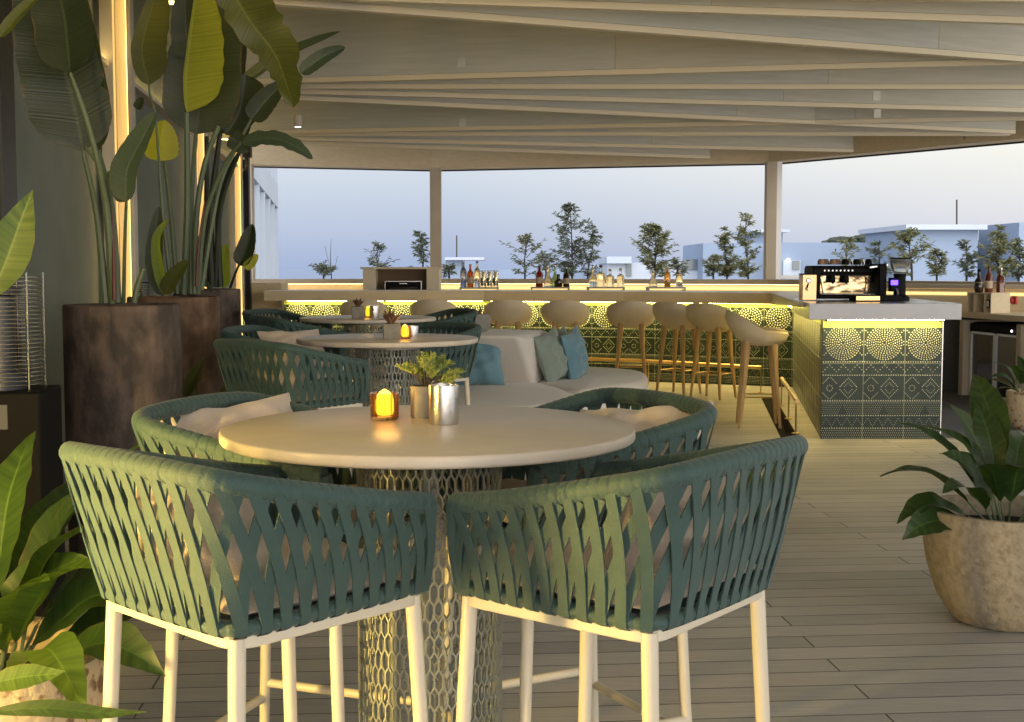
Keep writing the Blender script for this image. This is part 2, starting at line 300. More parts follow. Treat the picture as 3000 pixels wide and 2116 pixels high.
AMBER = (1.0, .72, .22); LIME = (1.0, .73, .235)
M = dict(
 deck=deckmat(),
 beam=woodmat('washed_timber', (.54, .535, .47), (.63, .62, .55)), beam2=woodmat('washed_timber_warm', (.56, .525, .43), (.65, .61, .50)),
 beamedge=mat('lit_timber_edge', (.80, .70, .50), .6),  # light on the board undersides is put into this brighter colour
 fascia=woodmat('pale_timber_board', (.68, .56, .37), (.76, .63, .42)),
 post=mat('cream_painted_timber', (.55, .47, .35), .6, c2=(.48, .40, .29), scale=3, bump=.1),
 wall=mat('olive_grey_render', (.20, .225, .185), .85, c2=(.17, .19, .155), scale=3, bump=.25, bscale=120),
 dark=mat('black_frame_metal', (.012, .012, .012), .45),
 white=mat('white_painted_frame', (.85, .86, .88), .5),
 column=mat('cream_column', (.58, .52, .42), .6, bump=.1),
 teal=mat('teal_green_strap', (.026, .062, .056), .62, c2=(.036, .079, .071), scale=14, bump=.25, bscale=400, sheen=.15),
 cream=mat('cream_powder_coat', (.62, .56, .44), .42, bump=.05, bscale=300),
 top=mat('beige_table_top', (.55, .49, .41), .33, c2=(.60, .53, .445), scale=14, detail=10, bump=.03, bscale=200, spec=.28),
 net=mat('sage_steel_mesh', (.26, .265, .215), .45, metal=.3),
 pillow=mat('beige_cushion_fabric', (.60, .50, .42), .9, c2=(.56, .47, .39), scale=6, bump=.3, bscale=250, sheen=.3),
 sofa=mat('white_sofa_fabric', (.72, .67, .60), .9, c2=(.68, .63, .56), scale=3, bump=.2, bscale=180, sheen=.3),
 blue=mat('dusty_blue_cushion', (.13, .25, .31), .9, c2=(.15, .28, .34), scale=9, bump=.3, bscale=200, sheen=.3),
 sage=mat('sage_green_cushion', (.22, .28, .24), .9, c2=(.25, .31, .26), scale=9, bump=.3, bscale=200, sheen=.3),
 stool=mat('pale_stool_leather', (.74, .64, .46), .55, c2=(.70, .60, .43), scale=6, bump=.08, bscale=120),
 oak=woodmat('pale_oak', (.46, .30, .13), (.56, .38, .18), (14, 14, 2)),
 slab=mat('sandy_stone_counter', (.76, .65, .46), .35, c2=(.69, .58, .41), scale=3, detail=8, bump=.03),
 greyslab=mat('white_stone_counter', (.43, .45, .48), .16, c2=(.40, .42, .455), scale=2, detail=8),
 tile=mat('dark_green_glaze', (.012, .024, .019), .32, c2=(.020, .036, .028), scale=6, spec=.3),
 band=mat('lit_tile_border', (.27, .34, .085), .4),  # top of the dark glaze, counter light painted into its colour
 dot=mat('lit_glazed_relief', (.50, .54, .42), .35, spec=.3),  # glints of grazing strip light put into the dot colour
 grout=mat('tile_joint', (.25, .28, .22), .6),
 brass=mat('brass_rail', (.65, .45, .20), .28, metal=1),
 steel=mat('brushed_steel', (.62, .60, .58), .26, metal=1, bump=.1, bscale=30, stretch=(1, 1, 40)),
 chrome=mat('polished_steel', (.75, .75, .75), .10, metal=1),
 planter=mat('weathered_brown_planter', (.048, .035, .027), .75, c2=(.17, .12, .092), scale=9, stretch=(1.2, 1.2, .75), detail=14, bump=1.0, bscale=18, contrast=(.40, .74)),
 planter2=mat('rusty_brown_planter', (.085, .045, .020), .75, c2=(.24, .145, .085), scale=9, stretch=(1.2, 1.2, .75), detail=14, bump=1.0, bscale=18, contrast=(.40, .74)),
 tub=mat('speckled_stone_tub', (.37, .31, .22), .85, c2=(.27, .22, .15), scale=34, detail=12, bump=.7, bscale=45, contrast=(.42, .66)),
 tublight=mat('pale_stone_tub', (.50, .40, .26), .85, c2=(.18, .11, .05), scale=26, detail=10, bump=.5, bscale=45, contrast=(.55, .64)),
 soil=mat('dark_soil', (.012, .010, .008), .95, bump=.8, bscale=40),
 concrete=mat('grey_concrete_pot', (.30, .28, .24), .8, c2=(.22, .20, .16), scale=30, bump=.3, bscale=90),
 leafdark=leafmat('dark_broad_leaf', (.019, .030, .012), (.038, .053, .020), .20),
 leafmid=leafmat('olive_broad_leaf', (.048, .064, .015), (.09, .108, .026), .38),
 leafgrey=leafmat('grey_green_leaf', (.038, .064, .038), (.075, .11, .066), .25),
 leaflit=leafmat('lit_green_leaf', (.16, .24, .035), (.24, .33, .06), .5, 60),  # brighter leaf copy, light on it painted into the colour
 leafyellow=leafmat('yellow_backlit_leaf', (.30, .36, .05), (.42, .47, .09), .65, 60),  # light shining through the leaf is put into the yellow
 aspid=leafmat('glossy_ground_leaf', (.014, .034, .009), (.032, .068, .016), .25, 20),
 aspidlit=leafmat('lit_ground_leaf', (.038, .082, .014), (.080, .145, .028), .38, 20),  # lit copy of the ground leaf, lamp light in the colour
 stalk=mat('pale_green_stalk', (.13, .17, .085), .5, c2=(.09, .12, .06), scale=6, stretch=(3, 3, .3)),
 stalkred=mat('red_sheath', (.12, .03, .02), .5),
 succ=mat('green_succulent', (.15, .20, .04), .55, c2=(.27, .30, .07), scale=30),
 succred=mat('red_brown_succulent', (.10, .045, .03), .55, c2=(.16, .09, .05), scale=20),
 black=mat('black_plastic', (.004, .004, .0045), .6, spec=.15),
 blackglass=mat('black_glass', (.008, .009, .010), .06, coat=1),
 panelbrown=mat('brown_panel', (.16, .10, .045), .55),
 amberglass=mat('amber_tumbler_glass', (.62, .34, .10), .06, trans=.96, spec=.6),
 flame=emis('candle_glow', (1, .60, .06), 4.2),
 led=emis('amber_led', (1, .64, .20), 4.2), lednear=emis('amber_led_near', (1, .68, .18), 370), ledup=emis('cove_led', (1, .70, .22), 9), ledbar=emis('counter_led', LIME, 50), ledside=emis('side_led', LIME, 17), ledshelf=emis('shelf_led', (1, .70, .27), 1.15), ledhid=emis('shelf_led_down', (1, .72, .30), 7), glowbeam=emis('beam_glow_emission', (1, .74, .22), 7),
 bluedisp=emis('blue_display', (.12, .06, 1), 4), whitelamp=emis('white_lamp', (1, .97, .9), 5),
 seaw=mat('sea_water', (.11, .17, .30), .35),  # distant haze put into the sea colour, close to the sky
 town=mat('town_ground', (.20, .20, .19), .9),
 bwhite=mat('dusk_tinted_render', (.22, .28, .39), .8, c2=(.195, .255, .36), scale=.3),  # white walls, blue dusk shade put into the base colour
 bpale=mat('pale_render', (.40, .45, .53), .8, c2=(.37, .42, .50), scale=.4),  # paler walls, same dusk blue put into the colour
 bglass=mat('window_dark_glass', (.10, .13, .15), .15),
 outleaf=mat('feathery_leaf', (.070, .088, .060), .6, c2=(.17, .20, .13), scale=9),
 outleaf2=mat('olive_feathery_leaf', (.10, .11, .055), .6, c2=(.24, .25, .11), scale=9),
 bark=mat('thin_bark', (.05, .04, .03), .8),
 hill=mat('dark_hill_scrub', (.035, .045, .035), .9, c2=(.06, .07, .05), scale=.5),
 greyfloor=mat('grey_bar_floor', (.13, .13, .135), .8, c2=(.11, .11, .115), scale=30),
 red=mat('red_button', (.45, .03, .02), .4),
)

# ================================================================ setting
def struct(o): o['kind'] = 'structure'; return o
b = MB(); b.v = [Vector(p) for p in ((-7, -6, 0), (14, -6, 0), (14, 22, 0), (-7, 22, 0))]; b.face((0, 1, 2, 3)); struct(b.build('floor', M['deck']))
b = MB(); b.v = [Vector(p) for p in ((-300, 22, -9), (700, 22, -9), (700, 420, -9), (-300, 420, -9))]; b.face((0, 1, 2, 3)); struct(b.build('ground', M['town']))
b = MB(); b.v = [Vector(p) for p in ((-30000, 100, -26), (30000, 100, -26), (30000, 50000, -26), (-30000, 50000, -26))]; b.face((0, 1, 2, 3)); struct(b.build('sea', M['seaw']))

WS = -.1125                                   # slope of the left wall line (x per y)
WD = Vector((WS, 1, 0)).normalized(); WA = math.atan2(-WS, 1)  # rotation about z
def wallx(y, off=0): return -1.70 + off + WS*y
FS = -.146; FA = math.atan2(-FS, 1)          # line of the neighbouring wing
def farx(y, off=0): return -1.66 + off + FS*y
# left wall
wt = thing('left_wall', 'olive grey rendered wall along the left behind the tall planters', 'wall', (wallx(8), 8, 0))
b = MB(); p0 = Vector((wallx(-4), -4, 0)); p1 = Vector((wallx(17.6), 17.6, 0)); nrm = Vector((-1, WS, 0)).normalized()*.25
b.prism([p0, p1, p1+nrm, p0+nrm], 0, 3.7); b.build('wall_panel', M['wall'], wt, origin=wt.location, smooth=False)
# dark doorway strip in it
g = MB()
ya = 6.30
a0 = Vector((wallx(ya, .012), ya, 0)); 
for (y0, y1, z0, z1, mm) in ((5.92, 6.15, 0, 2.9, 0), (4.3, 5.90, 0, 2.9, 1)):
    q0 = Vector((wallx(y0), y0, 0)); q1 = Vector((wallx(y1), y1, 0)); n2 = Vector((1, -WS, 0)).normalized()*(.03 if mm == 0 else .012)
    g.prism([q0, q1, q1+n2, q0+n2], z0, z1, mm)
g.build('door_frame', [M['dark'], M['blackglass']], wt, origin=wt.location, smooth=False)

# illuminated columns
def column(y, off, label, ztop=3.6, wdt=.19, rz=0, lm=None):
    x = wallx(y, off)
    t = thing('light_column', label, 'column', (x, y, 0), WA+rz, 'lit columns along the left wall')
    b = MB(); b.box((-wdt*.29, 0, ztop/2), (wdt*.42, .12, ztop)); b.build('post', M['column'], t, bevel=.004)
    b = MB(); b.box((wdt*.43, -.0, ztop/2), (wdt*.14, .12, ztop)); b.build('side_fin', M['column'], t, bevel=.003)
    b = MB(); b.box((wdt*.14, .035, ztop/2), (wdt*.40, .05, ztop)); b.build('back_board', M['column'], t, smooth=False)
    b = MB(); b.box((wdt*.345, -.022, ztop/2), (.004, .055, ztop-.04)); b.build('light_strip', lm or M['led'], t, smooth=False)
    return t
t = thing('light_column', 'cream light column nearest the camera, beside the speckled tub at the left edge', 'column', (-1.83, 1.70, 0), R(22), 'lit columns along the left wall')
b = MB(); b.box((0, 0, 1.8), (.10, .19, 3.6)); b.build('post', M['column'], t, bevel=.004)
b = MB(); b.box((.054, 0, .85), (.006, .045, 1.45)); b.build('light_strip', M['lednear'], t, smooth=False)
column(8.2, .13, 'tall cream column with a glowing slot behind the front banana plant')
column(12.2, .115, 'glowing cream column behind the middle banana plant', wdt=.15)
column(16.2, .06, 'glowing cream column beside the far dark door frame', wdt=.15)
t = thing('cove_light', 'slim ledge with a hidden amber strip running along the top of the left wall', 'light', (wallx(9), 9, 0))
b = MB()
def wq(y, off, z): return (wallx(y, off), y)
b.prism([wq(2.5, .0, 0), wq(17.5, .0, 0), wq(17.5, .09, 0), wq(2.5, .09, 0)], 2.66, 2.69); b.build('housing', M['column'], t, origin=t.location, smooth=False)
b = MB(); b.prism([wq(2.6, .03, 0), wq(17.4, .03, 0), wq(17.4, .06, 0), wq(2.6, .06, 0)], 2.692, 2.70); b.build('light_strip', M['ledup'], t, origin=t.location, smooth=False)
# dark door frame at the wall end
t = thing('door_frame', 'narrow dark metal door frame standing at the far end of the left wall', 'door frame', (P(722, 1000, 16.9).x, 16.9, 0))
b = MB(); b.box((-.045, 0, 1.42), (.06, .10, 2.84)); b.box((.045, 0, 1.42), (.05, .10, 2.84)); b.box((0, 0, 2.97), (.20, .12, .26)); b.build('frame', M['dark'], t, smooth=False)
b = MB(); b.box((0, .03, 1.42), (.035, .01, 2.8)); b.build('glass', M['blackglass'], t, smooth=False)

# ---------------------------------------------------------------- back wall line (roof edge / sill)
edge = [G(640, 482, 2.9), G(740, 485, 2.9), G(1270, 497, 2.9), G(2262, 477, 2.9), G(3000, 410, 2.9)]
edge.append(edge[-1]+(edge[-1]-edge[-2])*.6)
edge = [Vector((p.x, p.y, 0)) for p in edge]
def offset(poly, d):
    out = []
    for i, p in enumerate(poly):
        a = (poly[min(i+1, len(poly)-1)]-poly[max(i-1, 0)]).normalized(); out.append(p+Vector((-a.y, a.x, 0))*d)
    return out
def strip(mb, poly, d0, d1, z0, z1, m=0):
    a = offset(poly, d0); c = offset(poly, d1)
    for i in range(len(poly)-1): mb.prism([a[i], a[i+1], c[i+1], c[i]], z0, z1, m)
t = thing('roof_fascia', 'pale timber fascia beam along the far edge of the roof over the bar', 'beam', tuple(edge[2]))
b = MB(); strip(b, edge, -.14, .14, 2.9, 3.72); b.build('fascia_board', M['fascia'], t, origin=edge[2], smooth=False)
b = MB(); strip(b, edge, .142, .17, 2.88, 3.74); b.build('metal_edge', M['dark'], t, origin=edge[2], smooth=False)
t = thing('parapet_wall', 'low cream wall with a glowing ledge closing the terrace behind the bar', 'wall', tuple(edge[2]))
b = MB(); strip(b, edge, 0, .16, 0, 1.16); b.build('wall_body', M['fascia'], t, origin=edge[2], smooth=False)
b = MB(); strip(b, edge, -.10, .20, 1.165, 1.235); b.build('sill', M['post'], t, origin=edge[2], bevel=.004)
b = MB(); strip(b, edge[2:], -.012, -.002, 1.075, 1.135); b.build('light_strip', M['ledshelf'], t, origin=edge[2], smooth=False)
b = MB(); strip(b, edge[1:], -.085, -.06, 1.158, 1.1625); b.build('under_light', M['ledhid'], t, origin=edge[2], smooth=False)
def wpost(px, y, wd, label, frame=False):
    c = P(px, 700, y)
    t = thing('roof_post', label, 'post', (c.x, y, 0), 0, 'square posts carrying the roof edge')
    b = MB(); b.box((0, 0, 2.07), (wd, .16, 1.66)); b.build('post_body', M['post'], t, bevel=.006)
    if frame:
        b = MB(); b.box((wd/2+.045, .02, 2.07), (.075, .06, 1.66)); b.box((wd/2+.40, .02, 1.27), (.63, .05, .05)); b.build('window_frame', M['white'], t, bevel=.003)
wpost(1277, 19.42, .168, 'cream square post above the oven cabinet behind the bar')
wpost(2256, 18.28, .150, 'cream square post with a white window frame, left of the coffee machine', True)
wpost(738, 18.75, .06, 'slim cream jamb post at the far left corner of the terrace opening')
t = thing('corner_wall', 'short cream wall return left of the bar counter', 'wall', (P(790, 900, 17.2).x, 17.2, 0))
c = P(745, 900, 17.2).x; d = P(835, 900, 17.2).x
b = MB(); b.box(((c+d)/2-t.location.x, 0, .60), (d-c, .5, 1.20)); b.build('wall_body', M['fascia'], t, bevel=.004)

# ---------------------------------------------------------------- roof: deep boards in fans
LN = [((799, -60, -.006)), ((799, -30, .016)), ((945, 0, .0345)), ((799, 15, .0763)), ((851, 246, -.0256)), ((851, 263, .0009)), ((851, 278, .0251)), ((851, 296, .0467)),
      ((725, 397, -.0176)), ((725, 402, .0)), ((725, 413, .0207)), ((725, 423, .034))]
wherel = ['topmost', 'second from the top', 'third from the top', 'fourth, lowest of the front fan', 'uppermost of the middle fan', 'second of the middle fan', 'third of the middle fan', 'lowest of the middle fan',
          'uppermost of the far fan', 'second of the far fan', 'third of the far fan', 'lowest of the far fan just above the far fascia']
for i, (x0, y0, s) in enumerate(LN):
    fan = 0 if i < 4 else (1 if i < 8 else 2)
    pxl = (60, 330, 500)[fan]; pxr = 3500
    A = G(pxl, y0+s*(pxl-x0), 2.9); B = G(pxr, y0+s*(pxr-x0), 2.9)
    if fan == 2: 
        # stop at the far fascia line
        lim = edge[3] if i >= 10 else edge[4]
        pxr = {8: 3300, 9: 2960, 10: 2500, 11: 2080}[i]; B = G(pxr, y0+s*(pxr-x0), 2.9)
    if i == 7: pxr = 2975; B = G(pxr, y0+s*(pxr-x0), 2.9)
    z0 = 2.9+.002*i; z1 = 3.66
    L = (B-A).length; a = math.atan2(B.y-A.y, B.x-A.x)
    t = thing('roof_beam', 'deep washed timber roof board, ' + wherel[i], 'beam', (A.x, A.y, 0), a, 'deep timber boards fanning under the roof')
    cut = L*(.62, .45, .55, .71, .5, .66, .58, .63, .74, .52, .68, .6)[i]
    for (xa, xb, mm) in ((0, cut-.0015, 'beam'), (cut+.0015, L, 'beam2')):
        b = MB(); b.box(((xa+xb)/2, .030, (z0+.043+z1)/2), (xb-xa, .056, z1-z0-.043)); b.build('board', M[mm], t, smooth=False)
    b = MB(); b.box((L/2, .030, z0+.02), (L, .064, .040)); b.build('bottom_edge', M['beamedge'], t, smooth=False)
rr = MB(); rr.prism([(-6, -5), (13, -5), tuple(edge[-1])[:2], tuple(edge[3])[:2], tuple(edge[2])[:2], (-6, 18.9)], 3.74, 3.84)
o = rr.build('roof_deck', M['beam'], origin=(2, 6, 3.7), smooth=False); tag(o, 'flat timber roof deck covering the whole terrace above the deep boards', 'roof')
# glow strips added at each fan root to brighten the boards by the wall
for k, (x0, y0, x1, y1, lab) in enumerate(((470, -8, 700, 9, 'added amber glow strip under the front fan of roof boards by the yellow leaf'), (400, 262, 560, 268, 'added amber glow strip at the root of the middle fan of roof boards'), (560, 400, 700, 405, 'added amber glow strip at the root of the far fan of roof boards'))):
    A = G(x0, y0, 2.885); B = G(x1, y1, 2.885); L = (B-A).length; a = math.atan2(B.y-A.y, B.x-A.x)
    t = thing('beam_glow', lab, 'light', tuple((A+B)/2), a)
    b = MB(); b.box((0, .06, 0), (L, .10, .02)); b.build('housing', M['column'], t, smooth=False)
    b = MB(); b.box((0, .06, -.014), (L-.02, .07, .006)); b.build('light_strip', M['glowbeam'], t, smooth=False)
# small downlight under the boards
c = P(873, 372, 12.5)
t = thing('downlight', 'small round white downlight under the roof boards above the banana leaves', 'light', tuple(c))
b = MB(); b.lathe([(.035, 0), (.04, .01), (.04, .11)], 16); b.build('housing', M['column'], t)
b = MB(); b.lathe([(.030, -.003), (.030, -.001)], 16); b.build('lens', M['whitelamp'], t)
# square wooden sensor boxes on the boards
for (px, py, y, lab) in ((1352, 183, 10.1, 'small square plate on the big roof board, upper left one'), (1355, 360, 13.2, 'small square plate on the lower big roof board above the sky opening'), (2568, 282, 10.5, 'round dark knot plug on a roof board at upper right'), (2570, 333, 11.4, 'small square plate on a roof board at upper right')):
    c = P(px, py, y)
    t = tag(MB().box((0, 0, 0), (.06, .012, .075)).build('cover_plate', M['beam'], None, origin=(0, 0, 0), smooth=False), lab, 'plate', 'small plates on the roof boards'); t.location = c

# ================================================================ bar
def dots_cell(far=False):
    D = []; Wc = .3375
    for q, r in enumerate((.141, .112, .084, .056, .026) if far else (.141, .1235, .106, .0885, .071, .0535, .036, .018)):
        n = max(4, round(2*math.pi*r/(.030 if far else .0200 if q % 3 else .0235)))
        for k in range(n):
            a = 2*math.pi*(k+.37*q)/n; D.append((Wc/2+r*math.cos(a), .175+r*math.sin(a)*.98, .0095 if far else .0052 if q % 3 else .0062))
    for sx in (0, 1):
        for (dx, dy) in ((.014, .075), (.014, .275), (.03, .09), (.03, .26), (.012, .165), (.012, .19)): D.append(((Wc-dx) if sx else dx, dy, .005))
    for y in (.332, .441, .649, .773, .878):
        for k in range(17): D.append(((k+.5)*Wc/17, y, .0056))
    for k in range(18):
        u = k/18*3; f = u-int(u); D.append((k*Wc/18+.006, .358+.055*abs(1-2*f), .0044))
    cx = Wc*.64
    for k in range(7):
        f = k/7
        for sx, sy in ((1, 1), (-1, 1), (1, -1), (-1, -1)): D.append((cx+sx*.078*f, .547+sy*.083*(1-f), .0044))
    for k in range(4):
        f = k/4
        for sx, sy in ((1, 1), (-1, 1), (1, -1), (-1, -1)): D.append((cx+sx*.042*f, .547+sy*.045*(1-f), .0036))
    for k in range(8): a = k*math.pi/4; D.append((Wc*.19+.024*math.cos(a), .547+.024*math.sin(a), .0042))
    for k in range(6):
        f = k/6
        for sy in (1, -1):
            for sx in (1, -1): D.append((Wc*.19+sx*(.01+.055*f), .547+sy*(.085-.055*f), .0036))
    for row in range(6):
        for k in range(20):
            x = (k+.5*(row % 2)+.25)*Wc/20; y = .672+row*.0165
            if abs(x-Wc/2) < .030*(row-1)/4: continue
            D.append((x, y, .0028))
    for k in range(36):
        u = k/36*4; f = u-int(u); D.append((k*Wc/36, .792+.07*abs(1-2*f), .0027))
    for row in range(4):
        for k in range(20):
            x = (k+.5*(row % 2)+.25)*Wc/20; D.append((x, .898+row*.018, .0036))
    return D
CELL = dots_cell(); CELLFAR = dots_cell(True); Wc = .3375
def tile_face(mb, p0, p1, ztop=.982, th=.02, lod=6, ds=1.0):
    """tiled face from p0 to p1 (outward normal on the right of p0->p1)"""
    d = (p1-p0); L = d.length; d.normalize(); n = Vector((d.y, -d.x, 0))
    mb.prism([p0, p1, p1-n*th, p0-n*th], .0, ztop-.052, 0)
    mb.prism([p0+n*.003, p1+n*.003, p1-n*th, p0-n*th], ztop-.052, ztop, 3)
    k = 0; x0 = 0
    while x0 < L-.01:
        # joints
        if x0 > 0: mb.box(p0+d*x0+n*.001+Vector((0, 0, ztop/2)), (.004, .004, ztop), math.atan2(d.y, d.x), 2)
        for (u, v, r) in (CELLFAR if ds > 1 else CELL):
            if x0+u > L: continue
            r *= ds; c = p0+d*(x0+u)+Vector((0, 0, ztop-v)); b = len(mb.v)
            for j in range(lod):
                a = 2*math.pi*j/lod; mb.v.append(c+d*(r*math.cos(a))+Vector((0, 0, r*math.sin(a))))
            for j in range(lod):
                a = 2*math.pi*j/lod; mb.v.append(c+n*(r*.6)+d*(r*.6*math.cos(a))+Vector((0, 0, r*.6*math.sin(a))))
            for j in range(lod):
                q = (j+1) % lod; mb.face((b+j, b+q, b+lod+q, b+lod+j), 1)
            mb.face([b+lod+j for j in range(lod)], 1)
        x0 += Wc
    for zz in (ztop-.345, ztop-.66):
        mb.box((p0+p1)/2+n*.001+Vector((0, 0, zz)), (L, .004, .004), math.atan2(d.y, d.x), 2)
# tile base polyline (outer face)
T = [Vector((-2.93, 16.45, 0)), Vector((-.3, 16.35, 0)), Vector((1.45, 15.85, 0)), Vector((3.30, 15.0, 0)), Vector((2.54, 10.46, 0))]
bar = thing('bar_counter', 'long angled bar with a sandy stone top, green patterned tiles and glowing strip', 'bar', (0, 16, 0))
b = MB()
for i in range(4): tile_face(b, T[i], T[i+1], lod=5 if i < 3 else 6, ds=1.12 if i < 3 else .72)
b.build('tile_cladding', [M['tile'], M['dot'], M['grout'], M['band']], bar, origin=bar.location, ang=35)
# counter slab
S = [Vector((-3.12, 16.12, 0)), Vector((-.35, 16.02, 0)), Vector((1.35, 15.52, 0)), Vector((2.98, 14.72, 0)), Vector((2.40, 10.75, 0))]
Sb = [Vector((-3.12, 16.95, 0)), Vector((-.2, 16.85, 0)), Vector((1.7, 16.35, 0)), Vector((3.78, 15.4, 0)), Vector((3.2, 10.75, 0))]
b = MB()
for i in range(3): b.prism([S[i], S[i+1], Sb[i+1], Sb[i]], .985, 1.113)
b.prism([S[3], S[4], Sb[4], Sb[3]], lambda p: .985 if (p[1] > 14 or p[0] > 3) else 1.075, 1.113)
b.build('counter_top', M['slab'], bar, origin=bar.location, smooth=False)
b = MB()
for i in range(3):
    p0, p1 = T[i], T[i+1]; d = (p1-p0).normalized(); n = Vector((d.y, -d.x, 0))
    a0 = p0+n*.03+d*.05; a1 = p1+n*.03-d*.05; c = (a0+a1)/2
    segs = max(1, round((a1-a0).length/1.2))
    for k in range(segs):
        q = a0.lerp(a1, (k+.5)/segs); b.box((q.x+n.x*.08, q.y+n.y*.08, .980), ((a1-a0).length/segs-.04, .05, .005), math.atan2(d.y, d.x))
b.build('light_strip', M['ledbar'], bar, origin=bar.location, smooth=False)
b = MB(); q = T[3].lerp(T[4], .5); d = (T[4]-T[3]).normalized(); n = Vector((d.y, -d.x, 0)); b.box((q.x+n.x*.08, q.y+n.y*.08, .980), (4.2, .05, .005), math.atan2(d.y, d.x)); b.build('light_strip', M['ledside'], bar, origin=bar.location, smooth=False)
b = MB()
for i in range(3):
    p0, p1 = T[i], T[i+1]; d = (p1-p0).normalized(); n = Vector((-d.y, d.x, 0))
    b.prism([p0+n*.03, p1+n*.03, p1+n*.55, p0+n*.55], 0, .98)
b.build('carcass', M['fascia'], bar, origin=bar.location, smooth=False)
# end block
K0 = Vector((2.533, 10.44, 0)); K1 = Vector((3.515, 10.44, 0))
blk = thing('bar_end_block', 'tiled end block of the bar with a thick white stone top under the coffee machine', 'bar', (3.0, 10.8, 0))
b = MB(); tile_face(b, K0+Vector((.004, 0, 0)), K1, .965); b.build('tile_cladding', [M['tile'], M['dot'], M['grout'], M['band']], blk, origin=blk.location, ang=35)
b = MB(); b.box((3.13, 10.88, .48), (.76, .80, .96)); b.build('carcass', M['dark'], blk, origin=blk.location, smooth=False)
b = MB(); b.box((3.522, 10.9, .482), (.014, .88, .965)); b.build('steel_trim', M['steel'], blk, origin=blk.location, smooth=False)
b = MB(); b.prism([(2.385, 10.275), (3.61, 10.275), (3.75, 12.0), (2.62, 12.0)], .985, 1.115); b.build('counter_top', M['greyslab'], blk, origin=blk.location, bevel=.004)
b = MB(); b.box((3.02, 10.34, .981), (.93, .05, .005)); b.build('light_strip', M['ledbar'], blk, origin=blk.location, smooth=False)
# right bar back room wall + floor
b = MB(); b.v = [Vector(p) for p in ((3.56, 10.46, .004), (7.5, 10.46, .004), (7.5, 18, .004), (3.56, 18, .004))]; b.face((0, 1, 2, 3)); struct(b.build('bar_floor', M['greyfloor']))
# flat dark strip on the floor along the bar side
d0 = G(2250, 1165, .004); d1 = G(2323, 1300, .004)
b = MB(); wv = Vector((.075, 0, 0)); b.v = [d1-wv, d1+wv, d0+wv, d0-wv]; b.face((0, 1, 2, 3)); struct(b.build('dark_floor_strip', mat('matt_dark_strip', (.02, .017, .013), .9, spec=.1)))
# foot rail
t = thing('foot_rail', 'brass foot rail on thin posts running along the base of the bar', 'rail', (2.3, 13, 0))
fr = [P(1700, 1045, 15.75), P(1900, 1052, 15.3), P(2230, 1080, 14.3), P(2290, 1122, 12.9), P(2336, 1181, 10.68)]
for p in fr: p.z = .285
for q_ in (fr[:3], fr[3:]): b = MB(); b.tube(q_, .021, 8); b.build('rail', M['brass'], t, origin=t.location)
for p in (fr[0], fr[1], fr[2], fr[3], fr[4]-Vector((0, -.05, 0)), fr[3].lerp(fr[4], .5)):
    b = MB(); b.tube([(p.x, p.y, 0), (p.x, p.y, .28)], .007, 6); b.lathe([(.035, 0), (.03, .008)], 14, (p.x, p.y, .005))
    b.build('rail_post', M['brass'], t, origin=t.location)

# ---------------------------------------------------------------- back counter
t = thing('back_counter', 'long pale back counter under the glowing ledge behind the bar', 'counter', tuple(edge[2]))
b = MB(); strip(b, edge[1:4], -.62, -.005, .90, .95); b.build('counter_top', M['slab'], t, origin=edge[2], smooth=False)
b = MB(); strip(b, edge[1:4], -.58, -.01, 0, .895); b.build('cabinet', M['fascia'], t, origin=edge[2], smooth=False)
# cabinet with oven
cx0, cx1 = P(1068, 820, 17.9).x, P(1290, 820, 17.9).x
t = thing('oven_cabinet', 'cream boxed cabinet holding a small black oven behind the bar', 'cabinet', ((cx0+cx1)/2, 17.9, 0))
W = cx1-cx0; zt = P(1180, 789, 17.9).z
b = MB(); b.box((-W/2+.09, 0, zt/2), (.18, .4, zt)); b.box((W/2-.09, 0, zt/2), (.18, .4, zt)); b.box((0, 0, zt+.015), (W+.06, .46, .03)); b.box((0, .05, .47), (W-.36, .3, .94)); b.build('housing', mat('cream_cabinet_paint', (.80, .70, .52), .5), t, bevel=.004)
b = MB(); b.box((0, .12, (zt+.94)/2), (W-.36, .1, zt-.94)); b.build('back_panel', M['panelbrown'], t, smooth=False)
ow = .50
ov = thing('oven', 'small black glass oven with a steel frame inside the cream cabinet', 'oven', ((cx0+cx1)/2+.03, 17.78, .94))
b = MB(); b.box((0, 0, .135), (ow, .2, .27)); b.build('body', M['black'], ov, bevel=.004)
b = MB(); b.box((-ow/2, -.1, .135), (.014, .02, .28)); b.box((ow/2, -.1, .135), (.014, .02, .28)); b.box((0, -.1, .275), (ow, .02, .012)); b.build('frame', M['steel'], ov, smooth=False)
b = MB(); b.box((0, -.103, .12), (ow*.76, .006, .15)); b.build('glass', M['blackglass'], ov, smooth=False)
b = MB(); b.box((0, -.104, .245), (.10, .004, .012)); b.build('handle', M['steel'], ov, smooth=False)
# chafing dish glinting
c = P(975, 848, 17.2)
t = thing('serving_dish', 'shiny metal serving dish glinting amber on the back counter at left', 'dish', (c.x, c.y, .95))
b = MB(); b.lathe([(.17, 0), (.19, .03), (.20, .06), (.17, .10), (.10, .125), (.02, .13)], 28, sq=(1.15, .8)); b.build('body', mat('amber_lit_metal', (.85, .55, .25), .18, metal=1), t)  # amber light on the shiny metal is put into its colour
b = MB(); b.tube([(-.19, 0, .06), (-.27, 0, .09), (-.28, 0, .07)], .008, 6); b.build('handle', M['brass'], t)

